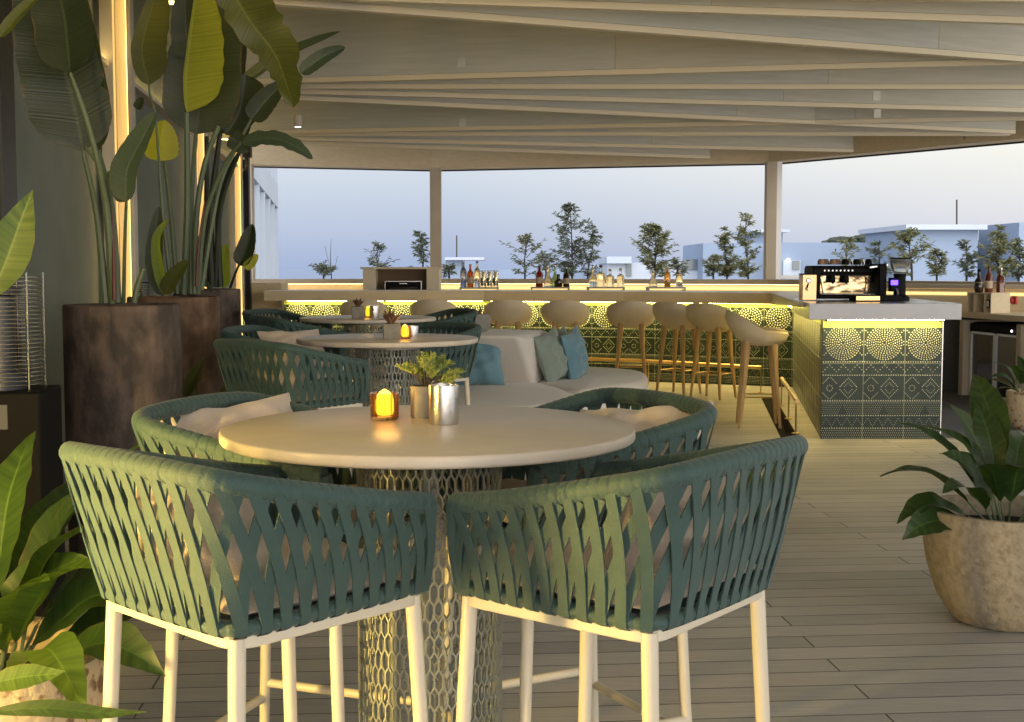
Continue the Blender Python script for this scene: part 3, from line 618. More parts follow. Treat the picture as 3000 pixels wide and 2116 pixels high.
# bottles and shelves
def glassmat(name, c, tr=.8): return mat(name, c, .08, trans=tr, spec=.6)
GL = dict(clear=glassmat('clear_glass', (.75, .78, .78), .92), orange=glassmat('orange_bottle_glass', (.75, .20, .05), .55), red=glassmat('red_bottle_glass', (.30, .015, .01), .4),
          green=glassmat('pale_green_glass', (.35, .60, .42), .8), darkg=glassmat('dark_bottle_glass', (.03, .02, .012), .3), amber=glassmat('amber_spirit_glass', (.62, .36, .10), .7),
          brown=glassmat('brown_bottle_glass', (.20, .045, .015), .45), bluec=glassmat('blue_base_glass', (.25, .30, .55), .85))
labelm = mat('paper_label', (.55, .42, .30), .7); capm = dict(k=M['black'], s=M['steel'], c=mat('pale_cork_stopper', (.5, .36, .2), .7), r=mat('dark_red_cap', (.10, .01, .01), .4))
def bottle(px, py, Y, z, h, r, g, cap, shape, label, labm=None):
    c = P(px, py, Y)
    t = thing('bottle' if shape != 'jar' else 'glass_jar', label, 'bottle' if shape != 'jar' else 'jar', (c.x, Y, z), 0, 'bottles on the back bar')
    if shape == 'slim': prof = [(r*.95, 0), (r, .01), (r, h*.60), (r*.8, h*.67), (r*.36, h*.76), (r*.32, h*.93)]
    elif shape == 'square': prof = [(r, 0), (r, h*.55), (r*.9, h*.62), (r*.35, h*.70), (r*.32, h*.88)]
    elif shape == 'bell': prof = [(r, 0), (r*1.05, .02), (r*.9, h*.4), (r*.4, h*.6), (r*.3, h*.9)]
    elif shape == 'jar': prof = [(r, 0), (r, h*.8), (r*.92, h*.9), (r*.92, h)]
    else: prof = [(r*.9, 0), (r*1.1, h*.22), (r, h*.5), (r*.4, h*.66), (r*.36, h*.88)]
    b = MB(); b.lathe(prof, 6 if shape == 'square' else 14); b.build('glass_body', GL[g], t)
    if shape != 'jar':
        b = MB(); b.lathe([(r*.36, prof[-1][1]), (r*.38, prof[-1][1]+.002), (r*.38, h), (r*.2, h+.002)], 12); b.build('cap', capm[cap], t)
    else:
        b = MB()
        for k in range(5): b.lathe([(.006, 0), (.016, .015), (.016, .03), (.005, .045)], 8, ((k % 2-.5)*r*.7, (k//2-1)*r*.4, .02+.035*(k % 3)))
        b.build('olives', M['succ'], t)
    if labm: b = MB(); b.lathe([(r*1.03, h*.16), (r*1.03, h*.44)], 14, capb=False, capt=False); b.build('label', labm, t)
def shelf(px0, px1, y, Y, lab):
    a = P(px0, y, Y); c = P(px1, y, Y); zt = a.z
    t = thing('bottle_riser', lab, 'shelf', ((a.x+c.x)/2, Y, .95), 0, 'low bottle risers behind the bar'); w = c.x-a.x
    b = MB(); b.box((0, 0, zt-.95-.01), (w, .34, .02)); b.build('board', M['post'], t, bevel=.002)
    for sx in (-1, 1): b = MB(); b.box((sx*(w/2-.012), 0, (zt-.97)/2), (.018, .32, zt-.972)); b.build('side', M['post'], t, smooth=False)
    b = MB(); b.box((0, -.165, zt-.95-.027), (w-.06, .008, .012)); b.build('light_strip', M['ledshelf'], t, smooth=False)
    return zt
YB = 17.9
z1 = shelf(1347, 1461, 842, YB, 'low wooden riser with olive jars, nearest the oven cabinet')
z2 = shelf(1555, 1668, 841, YB, 'low wooden riser carrying the red bottle')
z3 = shelf(1720, 1828, 841, YB, 'low wooden riser with four clear decanters')
z4 = shelf(1895, 2005, 841, YB, 'low wooden riser with the amber whisky bottle, rightmost of the four')
hh = lambda y0, y1: (y1-y0)/F*YB
bottle(1358, 842, YB, z1, hh(765, 842), .045, 'bluec', 's', 'slim', 'slim bluish bottle with a silver cap at the left end of the riser', None)
bottle(1378, 842, YB-.05, z1, hh(775, 842), .046, 'orange', 'c', 'slim', 'orange bottle with an amber label beside the slim bluish bottle', labelm)
bottle(1398, 842, YB, z1, hh(766, 842), .044, 'clear', 'k', 'slim', 'clear bottle with a tall black cap beside the orange bottle')
bottle(1416, 842, YB-.06, z1, hh(792, 842), .040, 'clear', 's', 'jar', 'glass jar of green olives beside the black capped bottle')
bottle(1434, 842, YB-.06, z1, hh(792, 842), .040, 'clear', 's', 'jar', 'glass jar of olives in the middle of the three jars')
bottle(1452, 842, YB-.06, z1, hh(792, 842), .040, 'clear', 's', 'jar', 'glass jar of olives at the right end of its riser')
bottle(1580, 842, YB, z2, hh(779, 842), .050, 'red', 'r', 'slim', 'deep red bottle at the left end of the second riser', labelm)
bottle(1605, 842, YB, z2, hh(782, 842), .058, 'clear', 's', 'bell', 'clear bell shaped decanter beside the deep red bottle')
bottle(1626, 842, YB+.03, z2, hh(779, 842), .050, 'green', 's', 'bell', 'pale green bottle in the middle of the second riser')
bottle(1636, 842, YB-.09, z2, hh(805, 842), .055, 'darkg', 'k', 'round', 'squat dark round bottle in front of the pale green bottle')
bottle(1659, 842, YB, z2, hh(785, 842), .046, 'darkg', 's', 'slim', 'dark bottle with a pale label at the right end of the second riser', labelm)
bottle(1737, 842, YB, z3, hh(782, 842), .052, 'clear', 's', 'round', 'clear round decanter with a pointed stopper on the third riser')
bottle(1760, 842, YB, z3, hh(778, 842), .062, 'clear', 'r', 'square', 'broad clear decanter with a dark stopper on the third riser')
bottle(1787, 842, YB, z3, hh(790, 842), .058, 'clear', 'c', 'square', 'square clear decanter with a cork stopper')
bottle(1818, 842, YB, z3, hh(788, 842), .052, 'clear', 'c', 'square', 'clear decanter at the right end of the third riser')
bottle(1913, 842, YB, z4, hh(795, 842), .060, 'clear', 's', 'bell', 'wide based clear decanter at the left end of the last riser')
bottle(1955, 842, YB, z4, hh(782, 842), .045, 'amber', 's', 'slim', 'bottle of amber whisky with a clear neck on the last riser')
bottle(1990, 842, YB, z4, hh(788, 842), .048, 'clear', 'k', 'slim', 'clear round shouldered bottle at the right end of the last riser')

# right side: cabinet with fridge
Rdir = (edge[4]-edge[3]).normalized(); RA = math.atan2(Rdir.y, Rdir.x)
c0 = G(2812, 1158, 0); c1 = G(2978, 1190, 0)
t = thing('fridge_cabinet', 'pale timber cabinet frame around the glass fridge at the right', 'cabinet', tuple((c0+c1)/2))
d = (c1-c0).normalized(); n = Vector((-d.y, d.x, 0)); ang = math.atan2(d.y, d.x); ZT = .87
t.rotation_euler[2] = ang; L = (c1-c0).length
for x in (-L/2, L/2, L/2+.95):
    b = MB(); b.box((x, .30, ZT/2-.02), (.085, .6, ZT-.04)); b.build('leg', M['post'], t, bevel=.003)
b = MB(); b.box((.25, .32, ZT+.02), (L+1.4, .70, .06)); b.build('counter_top', M['fascia'], t, bevel=.003)
b = MB(); b.box((.1, .7, .42), (L+1.9, .04, .84)); b.build('back_panel', M['greyfloor'], t, smooth=False)
fz = thing('fridge', 'black two door glass fridge with steel frames under the right counter', 'fridge', tuple((c0+c1)/2), ang)
b = MB(); b.box((0, .36, .43), (L-.10, .5, .76)); b.build('body', M['black'], fz, bevel=.004)
b = MB(); b.box((.0, .085, .755), (L-.12, .04, .09)); b.build('control_panel', M['black'], fz, bevel=.008)
b = MB(); b.lathe([(.012, 0), (.012, .004)], 12); o = b.build('indicator_lamp', M['whitelamp'], fz); o.location = (L*.30, .06, .75); o.rotation_euler = (R(90), 0, 0)
for sx in (-1, 1):
    b = MB(); wD = (L-.12)/2; xc = sx*wD/2
    b.box((xc, .095, .36), (wD-.01, .02, .66)); dd = b.build('door', M['blackglass'], fz, smooth=False)
    b = MB()
    for (xx, zz, sw, sh) in ((xc-wD/2+.018, .36, .03, .68), (xc+wD/2-.018, .36, .03, .68), (xc, .70, wD-.07, .03), (xc, .035, wD-.07, .03)): b.box((xx, .08, zz), (sw, .02, sh))
    b.build('frame', M['white'], dd, smooth=False)
# glass boxes riser + bottles
c = P(2895, 880, 13.9)
t = thing('bottle_stand', 'pale boxed stand with a black switch plate holding the dark bottles at right', 'stand', (c.x, 13.9, .90), ang)
hz = P(2895, 857, 13.9).z-.90; wz = .50
b = MB(); b.box((0, 0, hz-.01), (wz, .22, .02)); b.box((-wz/2+.01, 0, hz/2-.01), (.02, .22, hz-.02)); b.box((wz/2-.01, 0, hz/2-.01), (.02, .22, hz-.02)); b.box((-wz/2+.14, 0, hz/2-.01), (.014, .22, hz-.02)); b.box((wz/2-.14, 0, hz/2-.01), (.014, .22, hz-.02)); b.box((0, .09, hz/2-.01), (wz-.04, .01, hz-.02)); b.build('shell', M['fascia'], t, bevel=.002)
b = MB(); b.box((wz/2-.07, -.10, hz*.5), (.055, .012, .09)); s_ = b.build('switch_plate', M['black'], t, bevel=.003)
b = MB(); b.box((wz/2-.07, -.108, hz*.5), (.03, .006, .06)); b.build('rocker', M['white'], s_, smooth=False)
for (px, g, h, r, sh, cp, lab, lm) in ((2867, 'darkg', .25, .046, 'round', 'k', 'squat black bottle, left of the three on the boxed stand', labelm), (2896, 'brown', .285, .042, 'slim', 'r', 'tall brown rum bottle, middle of the three on the boxed stand', labelm), (2931, 'brown', .265, .046, 'square', 's', 'dark brown bottle with a silver cap, right of the three on the boxed stand', None)):
    bottle(px, 857, 13.88, .90+hz, h, r, g, cp, sh, lab, lm)
c = P(2972, 880, 13.7)
t = thing('emergency_button', 'red emergency button on the pale wall at the right', 'button', tuple(c)); t.rotation_euler = (R(90), 0, ang)
b = MB(); b.box((0, 0, 0), (.09, .09, .03)); b.build('base_plate', M['red'], t, bevel=.01)
b = MB(); b.lathe([(.02, .01), (.02, .03), (.032, .034), (.03, .05), (.01, .056)], 16); b.build('push_button', M['red'], t)
# panel wall behind right counter
q0 = edge[3].lerp(edge[4], .12); 
t = thing('counter_backsplash', 'pale panelled backsplash below the ledge at the right of the bar', 'panel', tuple(q0))
ra = [G(2560, 900, .9), G(3050, 925, .9)]
ra = [Vector((3.85, 15.6, 0)), Vector((5.9, 13.95, 0)), Vector((7.6, 12.6, 0))]
b = MB(); strip(b, ra, 0, .05, .86, 1.16); b.build('panel', M['fascia'], t, origin=q0, smooth=False)
b = MB(); strip(b, ra, -.01, -.004, 1.09, 1.125); b.build('light_strip', M['ledshelf'], t, origin=q0, smooth=False)
b = MB(); strip(b, ra, -.06, .20, 1.165, 1.215); b.build('ledge', M['post'], t, origin=q0, bevel=.003)
b = MB(); strip(b, ra, .01, .04, 0, .85); b.build('lower_panel', M['greyfloor'], t, origin=q0, smooth=False)

# ---------------------------------------------------------------- coffee machine
ZC = 1.115
c = P(2475, 868, 11.4)
t = thing('coffee_machine', 'large espresso machine with cups stacked on top on the white bar end', 'coffee machine', (c.x, 11.4, ZC))
W = .60
b = MB(); b.box((0, .12, .23), (W, .30, .15)); b.box((.27, .02, .17), (.07, .5, .30)); b.box((-.27, .1, .17), (.07, .34, .24)); b.box((.0, .03, .035), (W, .5, .04)); b.build('body', M['black'], t, bevel=.012)
b = MB(); b.box((-.02, -.045, .262), (W*.86, .045, .055)); b.build('button_panel', M['black'], t, bevel=.01)
for k in range(8): b = MB(); b.box((-.20+k*.035, -.07, .262), (.012, .004, .012)); b.build('button', M['steel'], t, smooth=False)
b = MB(); b.box((-.005, -.035, .14), (W*.74, .008, .15)); b.build('mirror_panel', mat('reflection_mottled_mirror', (.035, .028, .018), .15, metal=1, c2=(.42, .33, .19), scale=9, stretch=(1, 1, 2.2), contrast=(.42, .58)), t, smooth=False)  # noise mottling painted as reflections in the mirror
for xx in (-.14, -.02): b = MB(); b.lathe([(.034, .155), (.034, .19), (.028, .22)], 16, (xx, -.08, 0)); b.tube([(xx, -.10, .17), (xx-.02, -.2, .155)], .011, 8); b.build('group_head', M['black'], t)
for q_ in ([(.17, -.05, .2), (.19, -.09, .15), (.18, -.1, .08)], [(-.235, -.06, .2), (-.22, -.10, .06)]): b = MB(); b.tube(q_, .006, 6); b.build('steam_wand', M['chrome'], t)
b = MB(); b.box((-.02, -.10, .045), (W*.8, .17, .03)); b.build('drip_tray', M['steel'], t, bevel=.004)
b = MB(); b.box((.245, .02, .30), (.16, .42, .012), M=Matrix.Rotation(R(-8), 3, 'Y')); b.build('cup_rail', M['steel'], t, smooth=False)
for k in range(9):
    x = -.20+k*.053; cm = 'wood' if k < 4 else 'dark'
    cc = MB(); cc.lathe([(.020, 0), (.030, .018), (.033, .05), (.030, .050), (.018, .006)], 14, capt=False)
    cup = cc.build('coffee_cup', mat('tan_cup_glaze', (.30, .18, .11), .5) if k < 4 else M['chrome'] if k % 2 else M['black'])
    cup.location = (c.x+x, 11.47+.05*(k % 2), ZC+.314); cup.rotation_euler = (R(180), 0, 0); cup.location.z += .05
    tag(cup, ('tan' if k < 4 else 'shiny dark') + ' coffee cup upside down on the espresso machine, ' + ['first from the left', 'second from the left', 'third from the left', 'fourth from the left', 'fifth from the left', 'sixth from the left', 'seventh from the left', 'eighth from the left', 'last at the right'][k], 'cup', 'coffee cups on the espresso machine')
c2 = P(2366, 862, 11.25)
t = thing('water_dispenser', 'narrow mirrored box with a round gauge left of the espresso machine', 'dispenser', (c2.x, 11.25, ZC))
b = MB(); b.box((0, 0, .115), (.125, .14, .225)); b.build('body', mat('bronze_panel', (.36, .26, .14), .22, metal=1), t, bevel=.004)
b = MB(); b.box((0, 0, .232), (.135, .15, .008)); b.build('lid', M['black'], t, smooth=False)
b = MB(); b.lathe([(.020, 0), (.020, .006)], 18); g_ = b.build('gauge', M['dark'], t); g_.location = (-.01, -.071, .175); g_.rotation_euler = (R(90), 0, 0)
b = MB(); b.lathe([(.012, .0062), (.012, .0075)], 16); b.build('gauge_light', M['whitelamp'], g_)
b = MB(); b.tube([(-.01, -.075, .15), (-.03, -.10, .10), (-.02, -.09, .09)], .005, 6); b.build('spout', M['black'], t)
c3 = P(2635, 872, 11.2)
t = thing('coffee_grinder', 'tall black coffee grinder with a clear hopper and blue display', 'grinder', (c3.x, 11.2, ZC))
b = MB(); b.lathe([(.085, 0), (.085, .03), (.052, .05), (.05, .20), (.055, .235)], 20); b.box((-.05, -.03, .14), (.09, .1, .12)); b.build('body', M['black'], t, bevel=.003)
b = MB(); b.lathe([(.045, .237), (.085, .285), (.088, .36), (.084, .36), (.042, .240)], 20, capb=False, capt=False); b.build('hopper', GL['clear'], t)
b = MB(); b.lathe([(.090, .362), (.090, .374)], 20); b.build('hopper_lid', M['black'], t)
b = MB(); b.box((-.072, -.086, .158), (.062, .006, .042)); b.build('display', M['bluedisp'], t, bevel=.004)
b = MB(); b.tube([(-.05, -.08, .10), (-.05, -.12, .06)], .012, 8); b.build('dosing_fork', M['chrome'], t)
c4 = P(2545, 880, 11.0)
t = thing('knock_box', 'low black knock box with a steel front below the espresso machine', 'box', (c4.x+.05, 10.98, ZC))
b = MB(); b.box((0, 0, .025), (.40, .2, .05)); b.build('body', M['black'], t, bevel=.006)
b = MB(); b.box((-.09, -.103, .028), (.2, .005, .035)); b.build('front_panel', M['brass'], t, smooth=False)

# ================================================================ round tables
def hexnet(mb, r, z0, z1, n, hcell, wire=.0020, th=.0022):
    """expanded-metal tube: elongated hexagons; straight vertical sides and short diagonals"""
    rows = int((z1-z0)/(hcell*.72)); pitch = (z1-z0)/rows
    dv = pitch*.62/2; dd = pitch*.38
    da = 2*math.pi/n
    def pt(a, z, rr): return Vector((rr*math.cos(a), rr*math.sin(a), z))
    def bar(a0, za, a1, zb):
        # thin flat wire
        p, q = Vector((a0*r, za)), Vector((a1*r, zb)); d = (q-p).normalized(); s = Vector((-d.y, d.x))*wire
        b = len(mb.v)
        for rr in (r+th, r-th):
            for (u, v) in ((p-s), (q-s), (q+s), (p+s)): mb.v.append(pt(u/r, v, rr))
        for f in ((0, 1, 2, 3), (7, 6, 5, 4), (0, 4, 5, 1), (1, 5, 6, 2), (2, 6, 7, 3), (3, 7, 4, 0)): mb.face([b+i for i in f])
    for j in range(rows):
        zc = z0+(j+.5)*pitch; sh = .5*(j % 2)
        for i in range(n):
            a = (i+sh)*da
            bar(a, zc-dv, a, zc+dv)
            if j < rows-1:
                bar(a, zc+dv, a+da/2, zc+dv+dd); bar(a, zc+dv, a-da/2, zc+dv+dd)
tp = P(1258, 1255, 2.82)
tab = thing('round_table', 'nearest round bar table with a beige top on a pierced metal drum', 'table', (-.182, 2.80, 0), 0, 'round tables with pierced drum bases')
b = MB(); b.lathe([(.442, 1.026), (.450, 1.029), (.452, 1.033), (.452, 1.047), (.4505, 1.0505), (.447, 1.052)], 96); b.build('tabletop', M['top'], tab, ang=60)
b = MB(); hexnet(b, .158, .02, 1.0, 54, .052); b.build('mesh_drum', M['net'], tab, smooth=False)
for q_ in ([(.170, 0), (.170, .018)], [(.170, .998), (.170, 1.024)]): b = MB(); b.lathe(q_, 48); b.build('end_ring', M['net'], tab)
for k in range(3): a = k*2.094+.5; b = MB(); b.tube([(.10*math.cos(a), .10*math.sin(a), .02), (.10*math.cos(a), .10*math.sin(a), 1.0)], .012, 10); b.build('inner_rod', M['net'], tab)
tab2 = copy_tree(tab); tab2.location = (P(1136, 990, 6.40).x, 6.40, 0); relabel(tab2, 'middle round table with a square concrete pot and candle on it'); tab2.rotation_euler = (0, 0, 1)
tab3 = copy_tree(tab); tab3.location = (P(1079, 931, 9.05).x, 9.05, 0); relabel(tab3, 'farthest round table with a concrete pot, candle and steel canister'); tab3.scale = (1.06, 1.06, 1); tab3.rotation_euler = (0, 0, 2)

# ================================================================ woven armchairs
TOPC = [(0.2, 0.235, 0.968), (0.1, 0.245, 0.985), (-0.03, 0.254, 1.012), (-0.15, 0.26, 1.038), (-0.222, 0.254, 1.055), (-0.264, 0.218, 1.066), (-0.282, 0.12, 1.072), (-0.286, 0.0, 1.074), (-0.282, -0.12, 1.072), (-0.264, -0.218, 1.066), (-0.222, -0.254, 1.055), (-0.15, -0.26, 1.038), (-0.03, -0.254, 1.012), (0.1, -0.245, 0.985), (0.2, -0.235, 0.968)]
BOTC = [(0.205, 0.205, 0.808), (0.1, 0.212, 0.808), (-0.02, 0.215, 0.808), (-0.125, 0.216, 0.808), (-0.185, 0.21, 0.808), (-0.215, 0.18, 0.808), (-0.222, 0.095, 0.808), (-0.224, 0.0, 0.808), (-0.222, -0.095, 0.808), (-0.215, -0.18, 0.808), (-0.185, -0.21, 0.808), (-0.125, -0.216, 0.808), (-0.02, -0.215, 0.808), (0.1, -0.212, 0.808), (0.205, -0.205, 0.808)]
def resample(path, n):
    L = [0]
    for i in range(1, len(path)): L.append(L[-1]+(path[i]-path[i-1]).length)
    out = []; j = 0
    for k in range(n+1):
        s = L[-1]*k/n
        while j < len(L)-2 and L[j+1] < s: j += 1
        f = (s-L[j])/max(1e-9, L[j+1]-L[j]); out.append(path[j].lerp(path[j+1], min(1, max(0, f))))
    return out
def frame_at(path, i):
    t = (path[min(i+1, len(path)-1)]-path[max(i-1, 0)]).normalized(); o = t.cross(Vector((0, 0, 1))).normalized(); return t, o
def make_chair():
    ch = thing('woven_bar_chair', 'x', 'chair', (0, 0, 0), 0, 'green woven bar chairs at the round tables')
    NS = 32; SUB = 12
    tp_ = resample(smooth_path(TOPC, 12), NS*SUB); bt_ = resample(smooth_path(BOTC, 12), NS*SUB)
    # wrapped rail
    def rr(t):
        k = round(t*NS*SUB) % (SUB//2); return .0188 if k == 0 else .0206
    b = MB(); b.tube(tp_, rr, 14)
    b.tube(bt_, lambda t: .0125+.002*math.sin(math.pi*((t*NS) % 1))**.5, 10)
    b.build('wrapped_rail', M['teal'], ch, ang=50)
    # end posts
    for sgn in (0, -1):
        b = MB(); b.tube([tp_[sgn], tp_[sgn]*.5+bt_[sgn]*.5+Vector((.006, 0, 0)), bt_[sgn]], .0165, 10)
        b.build('arm_front', M['teal'], ch)
    b = MB(); off = SUB; w = .0212; th = .0028
    for k in range(NS):
        i = k*SUB+SUB//2; i0 = i
        for dirn in (1, -1):
            j = min(len(bt_)-1, max(0, i+dirn*off))
            if dirn == -1: i = min(len(tp_)-1, i+SUB//2)
            T_, O = frame_at(tp_, i); Tb, Ob = frame_at(bt_, j)
            # make O point outward
            if O.dot(Vector((tp_[i].x, tp_[i].y, 0))) < 0: O = -O
            if Ob.dot(Vector((bt_[j].x, bt_[j].y, 0))) < 0: Ob = -Ob
            rt = .0190; rb = .0155; path = []; nr = []
            U = Vector((0, 0, 1))
            sg = 1 if dirn == 1 else -.25
            lay = .0 if dirn == 1 else -.003
            path.append(bt_[j]-U*rb); nr.append(-U)
            path.append(bt_[j]+(Ob*.8-U*.6)*rb); nr.append((Ob*.8-U*.6).normalized())
            q0 = bt_[j]+Ob*(rb+lay)+U*.006; q1 = tp_[i]+O*(rt-.002)-U*.006
            if dirn == -1: q1 = tp_[i]+O*(rt*.55)-U*(rt*.85)
            for f in (0, .2, .4, .55, .7, .85, 1):
                q = q0.lerp(q1, f)
                # straps bend where they cross and then run straighter
                bend = .010*math.sin(f*math.pi)*dirn
                path.append(q+T_*bend+O*.002*math.sin(f*math.pi)); nr.append((Ob.lerp(O, f)).normalized()*(1))
            if True:
                for a in ((0,) if dirn == 1 else (0,)):
                    n_ = O*math.cos(R(a))+U*math.sin(R(a)); path.append(tp_[i]+O*.006+U*.002); nr.append(n_.normalized())
            wl_ = [w]*len(path)
            wl_[-1:] = [w]
            sides = []
            for q in range(len(path)):
                tt = (path[min(q+1, len(path)-1)]-path[max(q-1, 0)]).normalized(); s_ = nr[q].cross(tt)
                sides.append((s_.normalized() if s_.length > 1e-5 and q < len(path)-1 else T_)*(wl_[q]/w))
            b.ribbon(path, sides, w, th, nr)
    b.build('woven_straps', M['teal'], ch, ang=30)
    # seat frame (rounded band)
    b = MB(); ring = []
    for (cx_, cy_, a0) in ((.170, .168, 0), (-.170, .168, 90), (-.170, -.168, 180), (.170, -.168, 270)):
        for k in range(6): a = R(a0+k*18); ring.append(Vector((cx_+.045*math.cos(a), cy_+.045*math.sin(a), 0)))
    n = len(ring)
    for zz, ex in ((.798, 0), (.773, 0)):
        for p in ring: b.v.append(Vector((p.x, p.y, zz)))
    for zz in (.798, .773):
        for p in ring: b.v.append(Vector((p.x*.86, p.y*.86, zz)))
    for i in range(n):
        j = (i+1) % n
        b.face((n+i, n+j, j, i)); b.face((i, j, 2*n+j, 2*n+i)); b.face((2*n+i, 2*n+j, 3*n+j, 3*n+i)); b.face((3*n+i, 3*n+j, n+j, n+i))
    b.build('seat_frame', M['cream'], ch, bevel=.003)
    b = MB(); b.prism([(p.x*.9, p.y*.9) for p in ring], .793, .811); b.build('seat_base', M['teal'], ch)
    b = MB(); b.grid(20, 20, lambda u, v: pillow_pt(u, v, .40, .40, .055, 4), 0); b.grid(20, 20, lambda u, v: pillow_pt(1-u, v, .40, .40, -.02, 4), 0)
    o = b.build('seat_pad', M['pillow'], ch, ang=180); o.location = (.0, 0, .828)
    for sx in (1, -1):
        for sy in (1, -1):
            b = MB(); b.tube([(sx*.196, sy*.194, .790), (sx*.215, sy*.208, .38), (sx*.240, sy*.228, 0)], lambda t: .0150-.003*t, 14); lg = b.build('leg', M['cream'], ch)
            b = MB(); b.lathe([(.014, 0), (.017, .004), (.017, .012)], 12, (sx*.240, sy*.228, 0)); b.build('rubber_foot', M['black'], lg)
    def lp(sx, sy, z): f = (.765-z)/.765; return Vector((sx*(.196+.044*f), sy*(.194+.034*f), z))
    b = MB(); b.tube([lp(1, 1, .30), lp(1, -1, .30)], .0115, 10); b.build('foot_bar', M['cream'], ch)
    for sy in (1, -1): b = MB(); b.tube([lp(1, sy, .34), lp(-1, sy, .34)], .0115, 10); b.build('foot_bar', M['cream'], ch)
    b = MB(); b.tube([lp(-1, 1, .30), lp(-1, -1, .30)], .0115, 10); b.build('foot_bar', M['cream'], ch)
    b = MB()
    for sy in (1, -1): b.lathe([(.005, 0), (.005, .003)], 10, (.13, 0, 0))
    return ch
def pillow_pt(u, v, w, h, d, p=2.2, pinch=.0):
    x = 2*u-1; y = 2*v-1
    k = ((1-abs(x)**p)*(1-abs(y)**p)); k = max(0, k)**.55
    e = 1-pinch*(1-(abs(x*y)))*max(abs(x), abs(y))**2
    wr = .10*d*math.sin(9*x+4*y+2*y*y)*k+.09*d*math.sin(13*y-5*x)*k
    return Vector((x*w/2*e, y*h/2*e, d*k+wr))
def make_cushion(name, label, w, h, d, mt, loc, rot, group=None):
    b = MB(); N = 26
    b.grid(N, N, lambda u, v: pillow_pt(u, v, w, h, d, 2.4, .13)); b.grid(N, N, lambda u, v: pillow_pt(1-u, v, w, h, -d, 2.4, .13))
    # front/back halves share an outline
    for v in b.v: pass
    o = b.build(name, mt, ang=180); o.location = loc; o.rotation_euler = rot; return tag(o, label, 'cushion', group)
chair = make_chair()
def place(o, x, y, deg, label): o.location = (x, y, 0); o.rotation_euler = (0, 0, R(deg)); return relabel(o, label)
place(chair, -.462, 2.350, 47, 'nearest woven green bar chair on the left, its back lit yellow, at the front table')
CH = [(.196, 2.385, 142, 'nearest woven green bar chair on the right, back towards the camera, at the front table'),
      (-.500, 2.940, -20, 'woven green chair with a beige cushion tucked under the left of the front table'),
      (.120, 3.03, 208, 'woven green chair with a beige cushion tucked under the right of the front table')]
for (x, y, a, l) in CH: place(copy_tree(chair), x, y, a, l)
# table 2
T2 = tab2.location
place(copy_tree(chair), P(870, 1050, 5.9).x+.03, 5.72, 50, 'woven green chair nearest the camera at the middle table, left side')
place(copy_tree(chair), P(845, 1000, 6.75).x, 6.75, -12, 'woven green chair with a beige cushion at the far left of the middle table')
place(copy_tree(chair), P(1222, 1000, 7.15).x, 7.10, 228, 'woven green chair right of the middle table with pale legs showing')
# table 3
place(copy_tree(chair), P(895, 960, 8.6).x, 8.45, 30, 'woven green chair at the near left of the farthest table')
place(copy_tree(chair), P(850, 930, 9.5).x, 9.55, -20, 'dark woven green chair at the far left of the farthest table')
place(copy_tree(chair), P(1262, 930, 9.6).x, 9.62, 205, 'dark woven green chair right of the farthest table beside the round grey bowl')
# back cushions
def lean(x, y, deg, back, z, tilt, label, w=.40, h=.34, roll=0):
    a = R(deg); d = Vector((math.cos(a), math.sin(a), 0)); p = Vector((x, y, 0))-d*back
    # cushion plane normal = facing dir tilted up
    n = (d*math.cos(R(tilt))+Vector((0, 0, math.sin(R(tilt))))).normalized(); yv = Vector((-d.y, d.x, 0)); zv = n.cross(yv) if n.cross(yv).z > 0 else -n.cross(yv)
    Mx = Matrix((yv, zv, yv.cross(zv))).transposed() @ Matrix.Rotation(R(roll), 3, 'Z')
    return make_cushion('beige_cushion', label, w, h, .085, M['pillow'], (p.x, p.y, z), Mx.to_euler(), 'beige back cushions')
lean(-.60, 3.0, -52, .10, .93, 32, 'beige cushion leaning in the chair at the left of the front table', .40, .33, 4)
lean(.235, 3.03, 232, .10, .925, 34, 'beige cushion leaning in the chair at the right of the front table', .38, .32, 8)
lean(-.462, 2.350, 47, .13, .925, 22, 'beige cushion seen through the weave of the nearest left chair', .34, .26)
lean(.196, 2.385, 142, .13, .925, 22, 'beige cushion seen through the weave of the nearest right chair', .34, .26)
lean(P(880, 1000, 6.75).x, 6.8, -50, .06, .93, 32, 'beige cushion in the far left chair of the middle table', .38, .32)
lean(P(870, 1050, 5.9).x+.03, 5.72, 50, .12, .94, 22, 'beige cushion in the near chair of the middle table', .34, .26)

# ================================================================ things on the tables
def candle(x, y, z, r, h, label, e=1.0):
    t = thing('candle_glass', label, 'candle', (x, y, z), 0, 'lit candle glasses on the tables')
    b = MB(); n = 32; b2 = len(b.v)
    prof = [(r*.93, 0), (r, .006), (r*1.0, h*.2), (r*1.01, h*.6), (r*1.02, h), (r*.90, h), (r*.88, h*.25), (r*.86, h*.12)]
    for (rr_, zz) in prof:
        for k in range(n):
            a = 2*math.pi*k/n; q = rr_*(1-.035*(k % 4 == 0)); b.v.append(Vector((q*math.cos(a), q*math.sin(a), zz)))
    for i in range(len(prof)-1):
        for k in range(n): l = (k+1) % n; b.face((i*n+k, i*n+l, (i+1)*n+l, (i+1)*n+k))
    b.face([k for k in range(n)][::-1]); b.face([(len(prof)-1)*n+k for k in range(n)])
    b.build('glass', M['amberglass'], t, ang=20)
    b = MB(); b.lathe([(r*.48, h*.16), (r*.60, h*.3), (r*.60, h*.72), (r*.50, h*.92), (r*.34, h*1.04), (r*.08, h*1.14)], 20); b.build('glowing_candle', M['flame'], t)
    l = bpy.data.lights.new('candle_light', 'POINT'); l.energy = .35*e; l.color = (1, .52, .12); l.shadow_soft_size = .03
    lo = bpy.data.objects.new('candle_light', l); COL.objects.link(lo); lo.parent = t; lo.location = (0, 0, h*1.35)
    return t
c = G(1124, 1232, 1.052); candle(c.x, c.y+.025, 1.052, .0330, .061, 'glowing amber cut glass candle tumbler on the front table')
